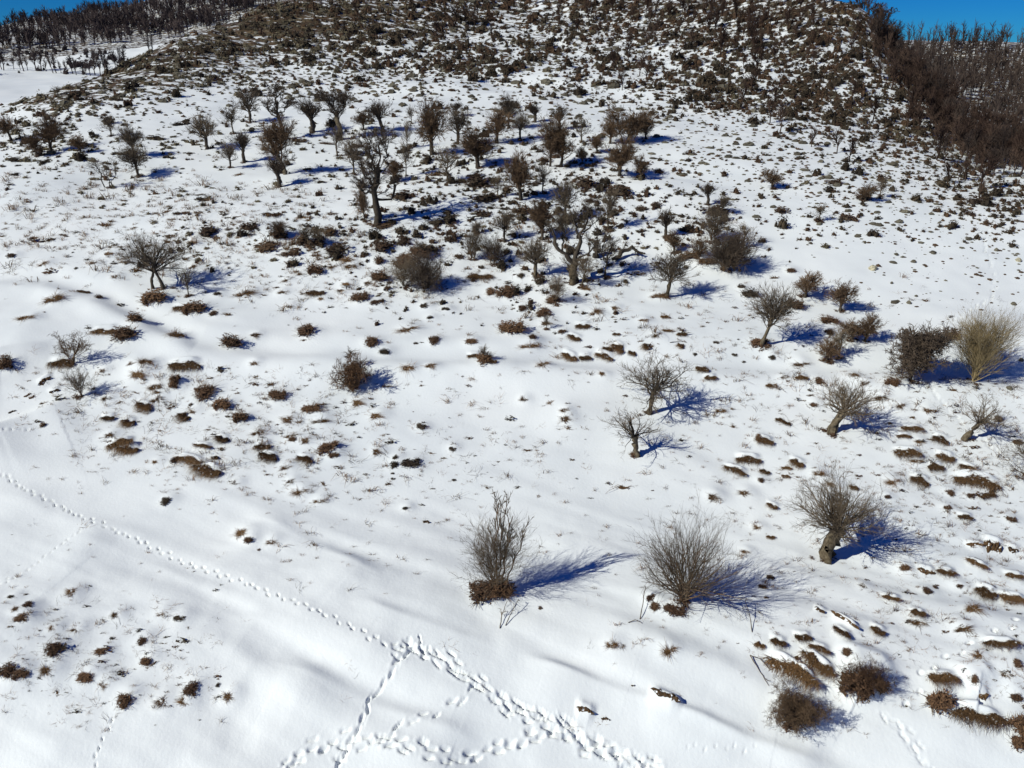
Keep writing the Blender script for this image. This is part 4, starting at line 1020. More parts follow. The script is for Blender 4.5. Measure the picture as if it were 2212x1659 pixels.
H('bare_tree', 1356, 308, 80, 70, lambda: hero(45, [([(0, 0), (.02, .15), (.0, .3)], .04, .035), ([(-.1, 0), (-.2, .3), (-.25, .5)], .02, .012), ([(.1, 0), (.22, .3), (.26, .5)], .02, .012)],
    nl=81, f0=.3, spread=85, limb_l=.36, cnt=(8, 8), tw=0.0032, lr=.011), ('bark_dark', 'twig_brown', 'twig_brown'),
    'widest brown bushy tree, highest at the right edge of the orchard trees', 'tree', 'wide brown tree')
H('bare_tree', 25, 304, 48, 48, lambda: hero(47, [([(0, 0), (-.04, .25), (-.08, .42)], .05, .035)],
    nl=38, f0=.7, spread=98, limb_l=.46, cnt=(8, 8), tw=0.0043, lr=.014), ('bark_dark', 'bark_dark', 'twig_brown'),
    'flat-topped russet bare tree cut by the left edge of the picture', 'tree', 'flat-topped tree')
H('bare_tree', 1212, 360, 72, 92, lambda: hero(49, [([(0, 0), (.02, .2), (.05, .45)], .035, .025), ([(-.2, .02), (-.2, .25), (-.15, .5)], .025, .015)],
    ntrunk=2, nl=76, f0=.25, spread=70, limb_l=.38, cnt=(9, 8), tw=0.0029, lr=.011), ('bark_dark', 'twig_brown', 'twig_brown'),
    'dense two-stemmed brown tree above the forked tree, widest of its cluster', 'tree', 'dense two-stemmed tree')
# shrubs that rise from many stems
H('bare_shrub', 1066, 1290, 140, 145, lambda: hero(51, [([(0, 0), (.0, .3), (-.03, .7)], .008, .004), ([(.03, 0), (.06, .4), (.14, .8)], .008, .004)], ntrunk=0,
    nl=95, f0=.0, spread=52, limb_l=.85, cnt=(7, 5), ang=36, tw=0.0016, lr=.007, up=.25, trop=.08, only=[0, 1], wig=0.14), ('twig_brown', 'twig_brown', 'twig_grey'),
    'many-stemmed bare shrub throwing the longest blue shadow, in the open lower snow', 'shrub', 'long-shadowed shrub', 'stem')
H('bare_shrub', 1472, 1306, 190, 158, lambda: hero(53, [([(-.02, 0), (.0, .12), (.01, .2)], .02, .014), ([(.03, 0), (.06, .1), (.1, .18)], .02, .012)], ntrunk=0,
    nl=74, f0=.0, spread=84, limb_l=.8, cnt=(7, 5), ang=38, tw=0.0014, lr=.007, up=.12, trop=.05, wig=0.16), ('twig_brown', 'twig_brown', 'twig_grey'),
    'widest spreading many-stemmed shrub at the bottom, stems fanning all round', 'shrub', 'widest spreading shrub', 'stem')
H('bare_shrub', 2103, 822, 120, 128, lambda: hero(55, [([(0, 0), (.0, .2), (.02, .4)], .02, .012), ([(.02, 0), (.06, .2), (.12, .38)], .02, .012)], ntrunk=0,
    nl=115, f0=.0, spread=58, limb_l=.85, cnt=(8, 6), ang=36, tw=0.0019, lr=.008, up=.2, trop=.07, wig=0.14), ('twig_tan', 'twig_tan', 'twig_tan'),
    'tall straw-coloured many-stemmed shrub at the right', 'shrub', 'straw-coloured shrub', 'stem')
dk = lambda: hero(57, [([(0, 0), (.0, .25), (.0, .5), (.0, .7)], .03, .018), ([(.0, .4), (.2, .6), (.35, .72)], .014, .008), ([(.0, .35), (-.15, .55), (-.2, .66)], .014, .008)],
    nl=120, f0=.08, spread=88, limb_l=.42, cnt=(10, 9), ang=58, tw=0.0048, lr=.008, wig=0.31)
H('bare_shrub', 1965, 828, 90, 106, dk, ('bark_dark', 'twig_dark', 'twig_dark'),
    'darkest dense rounded shrub-like tree beside the straw-coloured shrub', 'shrub', 'darkest dense shrub')
H('bare_shrub', 1572, 586, 92, 72, lambda: hero(59, [([(-.1, 0), (-.1, .2)], .012, .01), ([(.15, 0), (.18, .2)], .012, .01)], ntrunk=0,
    nl=98, f0=.0, spread=85, limb_l=.62, cnt=(8, 7), ang=42, tw=0.0032, lr=.007, wig=0.19), ('twig_brown', 'twig_brown', 'twig_dark'),
    'dense dark rounded shrub at the lower right end of the dark thicket', 'shrub', 'dense rounded shrub', 'stem')
H('bare_shrub', 1540, 522, 66, 66, lambda: hero(61, [([(-.05, 0), (-.08, .2)], .012, .01), ([(.05, 0), (.08, .2)], .012, .01)], ntrunk=0,
    nl=46, f0=.0, spread=52, limb_l=.75, cnt=(7, 6), ang=40, tw=0.0029, lr=.008, wig=0.19), ('twig_brown', 'twig_brown', 'twig_grey'),
    'upright grey shrub at the top of the dark thicket', 'shrub', 'upright thicket shrub', 'stem')
H('bare_shrub', 1508, 562, 50, 48, lambda: hero(62, [([(-.05, 0), (-.08, .2)], .012, .01), ([(.05, 0), (.08, .2)], .012, .01)], ntrunk=0,
    nl=39, f0=.0, spread=70, limb_l=.7, cnt=(7, 6), ang=40, tw=0.0037, lr=.008, wig=0.19), ('twig_brown', 'twig_brown', 'twig_brown'),
    'brown shrub at the left side of the dark thicket, over a brown bank', 'shrub', 'brown thicket shrub', 'stem')
H('bare_shrub', 878, 618, 84, 58, lambda: hero(63, [([(-.1, 0), (-.12, .15)], .012, .01), ([(.15, 0), (.2, .15)], .012, .01)], ntrunk=0,
    nl=54, f0=.0, spread=72, limb_l=.75, cnt=(7, 6), ang=42, tw=0.0026, lr=.006, wig=0.22), ('twig_grey', 'twig_grey', 'twig_grey'),
    'low wide grey shrub in the middle of the bushy patch below the tallest tree', 'shrub', 'low wide grey shrub', 'stem')
H('bare_shrub', 920, 622, 74, 66, lambda: hero(64, [([(-.1, 0), (-.12, .15)], .012, .01), ([(.1, 0), (.12, .15)], .012, .01)], ntrunk=0,
    nl=86, f0=.0, spread=80, limb_l=.65, cnt=(8, 7), ang=46, tw=0.0029, lr=.006, wig=0.25), ('twig_dark', 'twig_dark', 'twig_dark'),
    'dark dense shrub with a blue shadow at the right of the bushy patch', 'shrub', 'dark shadowed shrub', 'stem')
H('bare_shrub', 1022, 562, 50, 62, lambda: hero(65, [([(-.05, 0), (-.08, .2)], .012, .01), ([(.05, 0), (.1, .2)], .012, .01)], ntrunk=0,
    nl=39, f0=.0, spread=55, limb_l=.75, cnt=(7, 6), ang=40, tw=0.0032, lr=.008, wig=0.19), ('twig_brown', 'twig_brown', 'twig_grey'),
    'left of two adjoining shrubs with wispy stems, left of the fan-shaped tree', 'shrub', 'left wispy shrub', 'stem')
H('bare_shrub', 1064, 572, 54, 56, lambda: hero(66, [([(-.05, 0), (-.08, .2)], .012, .01), ([(.05, 0), (.1, .2)], .012, .01)], ntrunk=0,
    nl=44, f0=.0, spread=70, limb_l=.7, cnt=(7, 7), ang=40, tw=0.0032, lr=.008, wig=0.19), ('twig_brown', 'twig_brown', 'twig_dark'),
    'right and darker of two adjoining wispy shrubs, left of the fan-shaped tree', 'shrub', 'right wispy shrub', 'stem')
H('bare_shrub', 1198, 657, 62, 62, lambda: hero(67, [([(-.05, 0), (-.06, .2)], .012, .01), ([(.05, 0), (.08, .2)], .012, .01)], ntrunk=0,
    nl=34, f0=.0, spread=60, limb_l=.8, cnt=(6, 5), ang=38, tw=0.0022, lr=.008, wig=0.16), ('twig_brown', 'twig_brown', 'twig_grey'),
    'small many-stemmed shrub in front of the fan-shaped tree', 'shrub', 'small many-stemmed shrub', 'stem')
H('bare_shrub', 158, 785, 74, 62, lambda: hero(69, [([(0, 0), (.1, .25), (.3, .5)], .03, .02), ([(0, 0), (-.1, .2), (-.2, .45)], .016, .01)], ntrunk=0,
    nl=26, f0=.1, spread=70, limb_l=.5, cnt=(7, 6), ang=50, tw=0.0031, lr=.008, wig=0.31), ('twig_brown', 'twig_brown', 'twig_brown'),
    'tangled snow-caught shrub with thin upright stems on the left bank', 'shrub', 'tangled bank shrub', 'stem')
H('bare_shrub', 177, 856, 60, 56, lambda: hero(71, [([(0, 0), (.0, .2), (0, .3)], .016, .01), ([(0, 0), (-.1, .2), (-.12, .35)], .016, .01)], ntrunk=0,
    nl=36, f0=.1, spread=68, limb_l=.62, cnt=(6, 6), ang=46, tw=0.0031, lr=.007, wig=0.22), ('twig_brown', 'twig_brown', 'twig_grey'),
    'small spiky shrub at the foot of the left snow bank', 'shrub', 'spiky shrub', 'stem')
H('bare_shrub', 762, 842, 72, 60, lambda: hero(73, [([(0, 0), (.0, .2), (0, .4)], .02, .014), ([(0, 0), (.15, .2), (.2, .35)], .016, .01), ([(0, 0), (-.2, .15), (-.3, .25)], .016, .01)], ntrunk=0,
    nl=70, f0=.1, spread=85, limb_l=.42, cnt=(8, 7), ang=50, tw=0.0037, lr=.007, wig=0.31), ('twig_brown', 'twig_brown', 'russet'),
    'russet rounded shrub alone in the middle of the open snow terrace', 'shrub', 'russet terrace shrub', 'stem')
H('bare_shrub', 1712, 1578, 104, 62, lambda: hero(75, [([(0, 0), (.0, .2), (0, .4)], .02, .014), ([(0, 0), (.2, .2), (.3, .4)], .016, .01), ([(0, 0), (-.2, .2), (-.3, .4)], .016, .01), ([(0, 0), (0, .2, .2), (0, .4, .3)], .016, .01)], ntrunk=0,
    nl=94, f0=.15, spread=100, limb_l=.42, cnt=(8, 7, 2), ang=65, tw=0.0023, lr=.006, wig=0.54), ('twig_brown', 'twig_brown', 'twig_brown'),
    'ball-shaped tangle of brown twigs near the bottom right', 'shrub', 'ball-shaped brown tangle', 'stem')
H('bare_shrub', 1858, 1502, 86, 60, lambda: hero(77, [([(0, 0), (.0, .2), (0, .35)], .014, .01), ([(0, 0), (.2, .15), (.3, .25)], .014, .01), ([(0, 0), (-.15, .15), (-.2, .3)], .014, .01)], ntrunk=0,
    nl=78, f0=.1, spread=92, limb_l=.5, cnt=(7, 6), ang=50, tw=0.0026, lr=.006, wig=0.34), ('russet', 'russet', 'russet'),
    'russet bramble heap between the two longest turf banks at bottom right', 'shrub', 'russet bramble heap', 'stem')
H('bare_shrub', 2216, 1032, 96, 82, lambda: hero(79, [([(0, 0), (.0, .2), (0, .4)], .02, .014)], ntrunk=0,
    nl=46, f0=.1, spread=70, limb_l=.6, cnt=(7, 6), ang=46, tw=0.0022, lr=.007, wig=0.22), ('twig_grey', 'twig_grey', 'twig_grey'),
    'grey shrub cut by the right edge of the picture', 'shrub', 'grey edge shrub', 'stem')
H('bare_shrub', 760, 800, 30, 44, lambda: hero(81, [([(0, 0), (.0, .5), (0, .9)], .02, .008)], ntrunk=1,
    nl=18, f0=.3, spread=60, limb_l=.35, cnt=(5, 4), ang=46, tw=0.0058, lr=.01, wig=0.22), ('twig_grey', 'twig_grey', 'twig_grey'),
    'thin bare sapling growing out of the russet shrub on the terrace', 'shrub', 'thin sapling', 'stem')
# three tall leafless stems rising out of the long-shadowed shrub
X, Y, Z, ww, hh, d = wsize(1074, 1292, 50, 218)
rng = np.random.RandomState(5)
TS = hero(83, [([(0, 0), (-.02, .4), (.0, .7), (.01, .97)], .010, .0035), ([(.03, 0), (.07, .4), (.12, .65), (.14, .86)], .010, .0035), ([(.0, 0), (.03, .4), (.06, .68), (.07, .92)], .009, .003), ([(.05, 0), (.14, .3), (.22, .5), (.26, .68)], .009, .003)], ntrunk=0,
          nl=26, f0=.35, spread=22, limb_l=.22, cnt=(5, 4), ang=34, tw=0.0026, lr=.004, up=.3, wig=0.09, rough=0)
e = stand('tall_stems', build_plant(TS, ('twig_brown', 'twig_brown', 'twig_grey'), 'stem'), 1074, 1292, 62, 218)
tagp(e, 'four tall thin stems rising above the long-shadowed shrub', 'shrub'); ALL.append(e)

# --- the other orchard trees share a few crowns
MID = {
 'round': [build_plant(hero(100 + s, [([(0, 0), (.02, .2), (.0, .38)], .045, .035)], nl=32, f0=.6, spread=85, limb_l=.46, cnt=(7, 7), tw=0.0035, lr=.013, up=.1), ('bark_dark', 'bark_dark', 'twig_grey'), False) for s in range(3)],
 'broom': [build_plant(hero(110 + s, [([(0, 0), (-.03, .2), (.02, .42)], .06, .048)], nl=40, f0=.75, spread=46, limb_l=.48, cnt=(6, 6), tw=0.0037, lr=.014, up=.3), ('bark_dark', 'bark_dark', 'twig_dark'), False) for s in range(3)],
 'dense': [build_plant(hero(120 + s, [([(0, 0), (.02, .2), (.0, .45)], .04, .03), ([(0, .1), (.1, .3), (.14, .5)], .02, .012)], nl=54, f0=.25, spread=72, limb_l=.4, cnt=(8, 7), tw=0.0037, lr=.011), ('bark_dark', 'twig_brown', 'twig_brown'), False) for s in range(3)],
 'wispy': [build_plant(hero(130 + s, [([(0, 0), (.03, .3), (-.02, .6)], .022, .012)], nl=30, f0=.3, spread=58, limb_l=.4, cnt=(6, 5), tw=0.0029, lr=.008, up=.2), ('bark_olive', 'twig_grey', 'twig_grey'), False) for s in range(3)],
}
TL = '''110 327 52 62 dense,240 294 32 36 wispy,447 322 60 62 round,498 362 32 45 round,528 350 34 54 broom,505 289 42 52 wispy,541 264 46 60 round,175 330 34 30 dense,80 338 34 36 dense
675 285 42 58 broom,785 280 36 34 dense,889 267 22 32 wispy,603 404 36 54 broom,729 337 42 58 wispy,765 377 52 70 wispy,933 334 60 96 dense,880 322 24 52 wispy,877 380 32 62 wispy,989 312 52 66 round,1032 362 72 66 dense
1073 309 50 58 dense,1098 277 46 60 round,968 390 54 62 wispy,850 392 34 36 dense,1124 302 42 50 round,1156 264 26 32 broom,1208 282 30 44 broom,1256 307 36 46 wispy,1258 354 24 30 dense,1338 380 60 64 dense,1385 388 30 42 dense
1172 418 36 54 wispy,1125 432 56 82 dense,1221 477 56 72 round,1172 518 50 66 dense,1314 497 46 78 wispy,1437 512 30 50 broom,1456 548 36 38 dense,1528 442 30 38 broom,1606 537 42 42 wispy,1090 522 44 56 round,1546 224 18 20 wispy
1738 642 54 42 dense,1814 672 50 52 dense,1868 738 46 46 dense,1840 735 56 34 dense,1786 774 52 30 dense,1812 770 44 52 wispy,407 639 30 52 wispy,602 520 36 34 dense,665 534 44 36 wispy,690 534 44 36 wispy,1046 782 22 30 wispy,788 478 24 60 dense
1180 712 16 28 wispy,1030 505 26 22 round,1290 330 30 30 dense,1668 408 38 34 dense,1900 428 26 36 wispy,1868 434 34 30 dense,1770 478 28 32 wispy,1395 300 36 44 dense,1318 310 36 40 dense,1560 462 34 34 round,908 560 30 34 wispy,1075 425 26 40 wispy,985 250 22 24 broom'''
LOOK = {'round': 'small round-crowned bare tree', 'broom': 'small bare pollard with upright shoots', 'dense': 'bushy brown leafless tree', 'wispy': 'thin wispy bare tree'}
REG = []
_pr = np.random.RandomState(3)
for k_, tok in enumerate(TL.replace('\n', ',').split(',')):
    x, y, w, h, st = tok.split(); x, y, w, h = map(float, (x, y, w, h))
    e = stand('bare_tree', MID[st][_pr.randint(3)], x, y, w * 1.08, h * 1.12, _pr.uniform(0, 6.28))
    REG.append([e, x, y, LOOK[st], 'tree', 'bare trees of the snowy orchard slope'])
# --- low clumps
def protos(fn, cnt_, mat, smooth_=False, **kw):
    out = []
    for s in range(cnt_):
        v, f = fn(s * 7 + 1, **kw)
        out.append(mesh_np(fn.__name__, v, f, mat, smooth_))
    return out
C_HI = {'g': protos(tuft, 5, ['dry_grass', 'soil'], n=260, blade=.46, wid=.028), 'b': protos(bushlet, 5, ['scrub_brown', 'russet', 'twig_brown'], n=560, leaf=.036, twigs=130, rough=.35, core=.68), 'c': protos(bushlet, 4, ['twig_dark', 'cushion', 'twig_grey'], n=480, leaf=.034, twigs=40, rough=.32, core=.72),
        't': protos(strip, 6, ['soil', 'dry_grass'], n=1100, wid=.012, bl=.2), 'T': protos(strip, 3, 'soil', smooth=True, n=0)}
C_LO = {'g': protos(tuft, 5, ['dry_grass', 'soil'], n=90, blade=.46, wid=.045), 'b': protos(bushlet, 5, ['twig_dark', 'scrub_brown', 'twig_brown'], n=200, leaf=.055, twigs=60, rough=.32, core=.7), 'c': protos(bushlet, 5, 'cushion', n=150, leaf=.055, twigs=12),
        't': protos(strip, 4, ['soil', 'dry_grass'], n=200, wid=.03), 'T': protos(strip, 2, 'soil', smooth=True, n=0)}
NM = {'g': ('grass_clump', 'grass', 'tufts of dead grass poking through the snow'), 'b': ('low_bush', 'bush', 'low brown bushes on the snow'), 'c': ('cushion_bush', 'bush', 'low dark cushion bushes'),
      't': ('turf_bank', 'turf', 'bare turf banks showing through the snow'), 'T': ('turf_bank', 'turf', 'bare turf banks showing through the snow')}
def lk(k, w, y, h):
    sz = 'large ' if w > 60 else ('' if w > 30 else 'small ')
    if k == 'g': return sz + 'clump of dead brown grass'
    if k == 'b': return sz + ('low russet-brown bush' if y > 620 else 'low brown bush')
    if k == 'c': return sz + 'dark cushion bush'
    if k == 't': return sz + ('long narrow ' if w > 3.2 * h else '') + 'grassy brown turf bank'
    return sz + 'smooth bare brown turf bank'
_cr = np.random.RandomState(21)
Zup = Vector((0, 0, 1))
for (x, y, w, h, k, ang) in CLUMPS:
    X, Y, Z, ww, hh, d = wsize(x, y, w, h)
    # the listed point is the lower rim; move the centre half the depth uphill
    depth = ww * (.8 if k in 'gbc' else .3)
    src = (C_HI if (d < 58) else C_LO)[k]
    me = src[_cr.randint(len(src))]
    o = link(NM[k][0], me)
    nrm = normal_at(X, Y)
    q = Zup.rotation_difference(nrm)
    if k in 'tT':
        a2 = math.radians(ang); dxp = w * .5 * math.cos(a2); dyp = -w * .5 * math.sin(a2)
        xa, ya = at1(x - dxp, y - h * .4 - dyp); xb, yb = at1(x + dxp, y - h * .4 + dyp)
        L = min(math.hypot(xb - xa, yb - ya), 6.0); rz = math.atan2(yb - ya, xb - xa)
        cx, cy = (xa + xb) / 2, (ya + yb) / 2
        pxh = h * K * d / FOC
        wid = pxh * 1.15
        o.scale = (L, wid / .26, min(.22, .06 + .25 * pxh))
        o.location = (cx, cy, float(ground(cx, cy)[0]) - .015)
        o.rotation_mode = 'QUATERNION'; o.rotation_quaternion = normal_at(cx, cy).rotation_difference(Zup).inverted() @ Matrix.Rotation(rz, 3, 'Z').to_quaternion()
    else:
        r_ = ww * .5
        pxh = h * K * d / FOC
        depth = min(ww * .8, pxh * 1.3 + .1)
        height = max(.10 * ww, pxh * ((.46 if w > 32 else .34) if k != 'g' else .28))
        cy = Y + depth * .35
        sf = (1.2 if w > 32 else .98) if k != 'g' else 1.0
        o.scale = (ww * sf, depth * 1.1 * sf, height * 1.15)
        o.location = (X, cy, float(ground(X, cy)[0]) - .02)
        o.rotation_mode = 'QUATERNION'; o.rotation_quaternion = q @ Matrix.Rotation(_cr.choice([0, math.pi]) + _cr.uniform(-.3, .3), 3, 'Z').to_quaternion()
    REG.append([o, x, y - h * .5, lk(k, w, y, h), NM[k][1], NM[k][2]])

# fallen log, stump, sticks, boulders
def crooked(name, pts, r0, r1, mat, sides=7, seed=1, side=0):
    rg_ = np.random.RandomState(seed)
    W = []
    for (x, y, hgt) in pts:
        X, Y = at1(x, y); W.append((X, Y, float(ground(X, Y)[0]) + hgt))
    W = np.array(W); b = W[0].copy(); W -= b
    s = np.r_[0, np.cumsum(np.linalg.norm(np.diff(W, axis=0), axis=1))]; t = np.linspace(0, s[-1], 10)
    P = np.stack([np.interp(t, s, W[:, c]) for c in range(3)], -1); P[1:-1] += rg_.normal(0, r0 * .35, P[1:-1].shape)
    v, f = tubes(P[None], (np.linspace(r0, r1, 10) * rg_.uniform(.8, 1.2, 10))[None], sides)
    parts = [(v, f)]
    if side:
        S, D, L, rr_ = children(rg_, P[None], np.linspace(r0, r1, 10)[None], np.array([s[-1]]), side, 50, .3, .5, up=.2)
        P2, R2 = grow(rg_, S, D, L, np.maximum(rr_ * .6, .012), 4, .25, .05); parts.append(tubes(P2, R2, 4))
        S, D, L, rr_ = children(rg_, P2, R2, L, 4, 45, .5, .5, up=.2)
        P3, R3 = grow(rg_, S, D, L, np.full(len(S), .009), 3, .2, 0); parts.append(tubes(P3, R3, 3))
    v, f = join(parts)
    o = link(name, mesh_np(name, v, f, mat, False)); o.location = b
    return o
o = crooked('fallen_log', [(1325, 565, .15), (1345, 556, .45), (1362, 552, .6), (1388, 556, .3)], .19, .1, 'bark_dark', side=7, seed=4); tagp(o, 'dark fallen log with broken branches right of the old forked tree', 'log'); HEROES.append((1355, 552, 'fallen log'))
o = crooked('tree_stump', [(1288, 556, -.1), (1287, 554, .55), (1285, 553, 1.15)], .26, .14, 'bark_dark', side=3, seed=6); tagp(o, 'short broken dark stump behind the thin see-through tree', 'stump')
for n_, (pts, lab) in enumerate([([(1080, 1358, .02), (1085, 1335, .18), (1096, 1315, .35)], 'thin bare stick leaning out of snow under the long-shadowed shrub'),
                    ([(1092, 1352, .02), (1104, 1334, .2), (1120, 1312, .4)], 'second thin stick crossing the snow under the long-shadowed shrub'),
                    ([(1625, 1366, .0), (1618, 1340, .25), (1606, 1316, .5)], 'forked leafless sapling at the lower right of the widest spreading shrub'),
                    ([(1382, 1342, .0), (1388, 1316, .25), (1392, 1290, .5)], 'forked leafless sapling at the left of the widest spreading shrub'),
                    ([(1619, 1424, .12), (1634, 1448, .05), (1660, 1488, .02)], 'bent grey stick lying in the snow left of the long turf bank'),
                    ([(1619, 1424, .12), (1640, 1430, .1), (1662, 1452, .02)], 'shorter arched stick beside the bent grey stick'),
                    ([(1357, 1351, .02), (1372, 1347, .1), (1386, 1352, .02)], 'short stick lying flat left of the widest spreading shrub'),
                    ([(1447, 740, .03), (1468, 739, .06), (1482, 738, .03)], 'short dark stick lying on the snow among the turf streaks'),
                    ([(1985, 1004, .02), (2005, 1001, .12), (2018, 1006, .02)], 'crooked grey stick on the snow beside a brown turf bank')]):
    o = crooked('dead_stick', pts, .022, .010, 'twig_grey', 4, 30 + n_, side=3 if n_ < 4 else 1); tagp(o, lab, 'stick')
SM = [mesh_np('stone', *stone(s), 'rock') for s in range(8)]
SP_ = [mesh_np('stone', *stone(s + 40, 10, 6), 'pale_rock') for s in range(2)]
for n_, (x, y, w, h, m_, lab) in enumerate([(1885, 581, 20, 13, 0, 'pale cream boulder alone on the upper right snow'), (2200, 563, 16, 9, 1, 'pale pinkish boulder near the right edge above the trail bend'),
        (1979, 640, 9, 5, 2, 'flat dark stone alone below the pale cream boulder'), (1963, 655, 13, 9, 3, 'dark stone under the row of small stones right of the cream boulder'),
        (2016, 548, 12, 6, 4, 'flat grey stone between the cream boulder and the bent trail'), (1936, 550, 12, 6, 5, 'oval tan stone upper right of the cream boulder'),
        (1926, 612, 8, 6, 6, 'small brown stone below the cream boulder'), (1939, 651, 10, 5, 7, 'oval dark stone on clean snow, lower of two'), (2152, 541, 14, 8, 0, 'grey stone just right of the trail bend'),
        (2206, 778, 12, 9, 1, 'round brown stone at the right edge above the straw-coloured shrub'), (2189, 657, 16, 7, 2, 'pair-like dark flat stone at the right edge'), (1973, 566, 14, 7, 3, 'tan flat stone right of the cream boulder'),
        (2179, 844, 18, 8, 4, 'dark oval stone right of the straw-coloured shrub')]):
    X, Y, Z, ww, hh, d = wsize(x, y, w, h)
    o = link('boulder', SP_[n_] if n_ < 2 else SM[m_]); o.scale = (ww, ww * .8, max(.2 * ww, h * K * d / FOC * .8)); o.location = (X, Y, Z); o.rotation_euler = (0, 0, n_ * 1.7)
    tagp(o, lab, 'rock')
    HEROES.append((x, y, 'pale cream boulder')) if n_ == 0 else None

# --- labels that place each remaining thing beside a landmark
def octant(dx, dy):
    a = math.degrees(math.atan2(-dy, dx)) % 360
    return ['right of', 'upper right of', 'uphill of', 'upper left of', 'left of', 'lower left of', 'downhill of', 'lower right of'][int((a + 22.5) // 45) % 8]
HEROES += [(1766, 1448, 'slanting turf bank'), (2109, 1051, 'longest turf bank'), (2144, 1196, 'broad bare turf patch'), (1436, 1526, 'smooth straight turf strip'),
           (98, 1467, 'bottom corner grass heaps'), (278, 978, 'twin grass banks'), (430, 1012, 'lower brown bank line'), (870, 1010, 'green-black cushion pair'),
           (420, 676, 'bushy turf mound'), (498, 745, 'dark round bush'), (1103, 722, 'two-part brown bush'), (588, 470, 'left meadow tufts'), (1264, 772, 'brown terrace strips'),
           (2110, 1562, 'great turf bank'), (665, 725, 'lone terrace bush'), (1042, 168, 'pair of dark humps'), (1621, 640, 'pair of dark bushes'), (2100, 455, 'trail-top bushes')]
buck = {}
for it in REG:
    e, x, y, look, cat, grp = it
    dd_ = [math.hypot((x - hx), (y - hy) * 1.3) for hx, hy, _ in HEROES]
    order = np.argsort(dd_)
    kk = order[0] if dd_[order[0]] > 9 else order[1]
    hx, hy, nm_ = HEROES[kk]
    buck.setdefault((look, octant(x - hx, y - hy), nm_), []).append((dd_[kk], it))
ORD = ['first', 'second', 'third', 'fourth', 'fifth', 'sixth', 'seventh', 'eighth', 'ninth', 'tenth', 'eleventh', 'twelfth']
for (look, oc, nm_), lst in buck.items():
    lst.sort(key=lambda t: t[0])
    for n_, (dd_, it) in enumerate(lst):
        lab = f'{look} {oc} the {nm_}'
        if len(lst) > 1: lab = f'{look} {oc} the {nm_}, {ORD[min(n_, 11)]} out'
        if len(lab.split()) > 15: print('LONG', lab)
        tagp(it[0], ' '.join(lab.replace('clump of dead brown grass', 'dead grass clump').split()), it[4], it[5])

# ------------------------------------------------------------------ scattered growth: the largest individually, the rest joined
def raw(fn, seeds, **kw):
    return [fn(s, **kw) for s in seeds]
def tri(F):
    Fs = F if isinstance(F, list) else [F]
    out = []
    for f in Fs:
        out.append(f if f.shape[1] == 3 else np.concatenate([f[:, [0, 1, 2]], f[:, [0, 2, 3]]]))
    return np.concatenate(out)
def merge(name, pro, X, Y, S, mat, label, cat=None, seed=0, tilt=True, sink=.02):
    """one joined object; S (n,3) scales"""
    rg_ = np.random.RandomState(seed)
    X = np.asarray(X); Y = np.asarray(Y); n = len(X)
    if n == 0: return
    Z = ground(X, Y)
    gx = (ground(X + .6, Y) - ground(X - .6, Y)) / 1.2; gy = (ground(X, Y + .6) - ground(X, Y - .6)) / 1.2
    rot = rg_.uniform(0, 6.28, n); pk = rg_.randint(0, len(pro), n)
    VV, FF, o = [], [], 0
    for p in range(len(pro)):
        g = np.where(pk == p)[0]
        if not len(g): continue
        v, f = pro[p]; f = tri(f)
        c, s = np.cos(rot[g])[:, None], np.sin(rot[g])[:, None]
        lx = (v[None, :, 0] * c - v[None, :, 1] * s) * S[g, 0][:, None]
        ly = (v[None, :, 0] * s + v[None, :, 1] * c) * S[g, 1][:, None]
        lz = v[None, :, 2] * S[g, 2][:, None]
        if tilt: lz = lz + np.clip(gx[g], -.8, .8)[:, None] * lx + np.clip(gy[g], -.8, .8)[:, None] * ly
        VV.append(np.stack([lx + X[g][:, None], ly + Y[g][:, None], lz + Z[g][:, None] - sink], -1).reshape(-1, 3))
        FF.append((f[None] + (np.arange(len(g)) * len(v))[:, None, None] + o).reshape(-1, 3)); o += len(g) * len(v)
    ob = link(name, mesh_np(name, np.concatenate(VV), np.concatenate(FF), mat))
    ob['kind'] = 'stuff'
    tagp(ob, label, cat or name.replace('_', ' '))
    return ob
def singles(name, meshes, X, Y, S, label, cat, group, seed=0, tilt=True, sink=.02):
    rg_ = np.random.RandomState(seed)
    Z = ground(X, Y)
    for k in range(len(X)):
        o = link(name, meshes[rg_.randint(len(meshes))])
        o.location = (X[k], Y[k], Z[k] - sink); o.scale = S[k]
        if tilt:
            o.rotation_mode = 'QUATERNION'; o.rotation_quaternion = Zup.rotation_difference(normal_at(X[k], Y[k])) @ Matrix.Rotation(rg_.choice([0, math.pi]) + rg_.uniform(-.4, .4), 3, 'Z').to_quaternion()
        else:
            o.rotation_euler = (0, 0, rg_.uniform(0, 6.28))
        tagp(o, label, cat, group)
def split_big(X, Y, S, n):
    px = S[:, 0] / np.hypot(X, Y)
    o = np.argsort(-px)
    return o[:n], o[n:]
rs = np.random.RandomState(77)

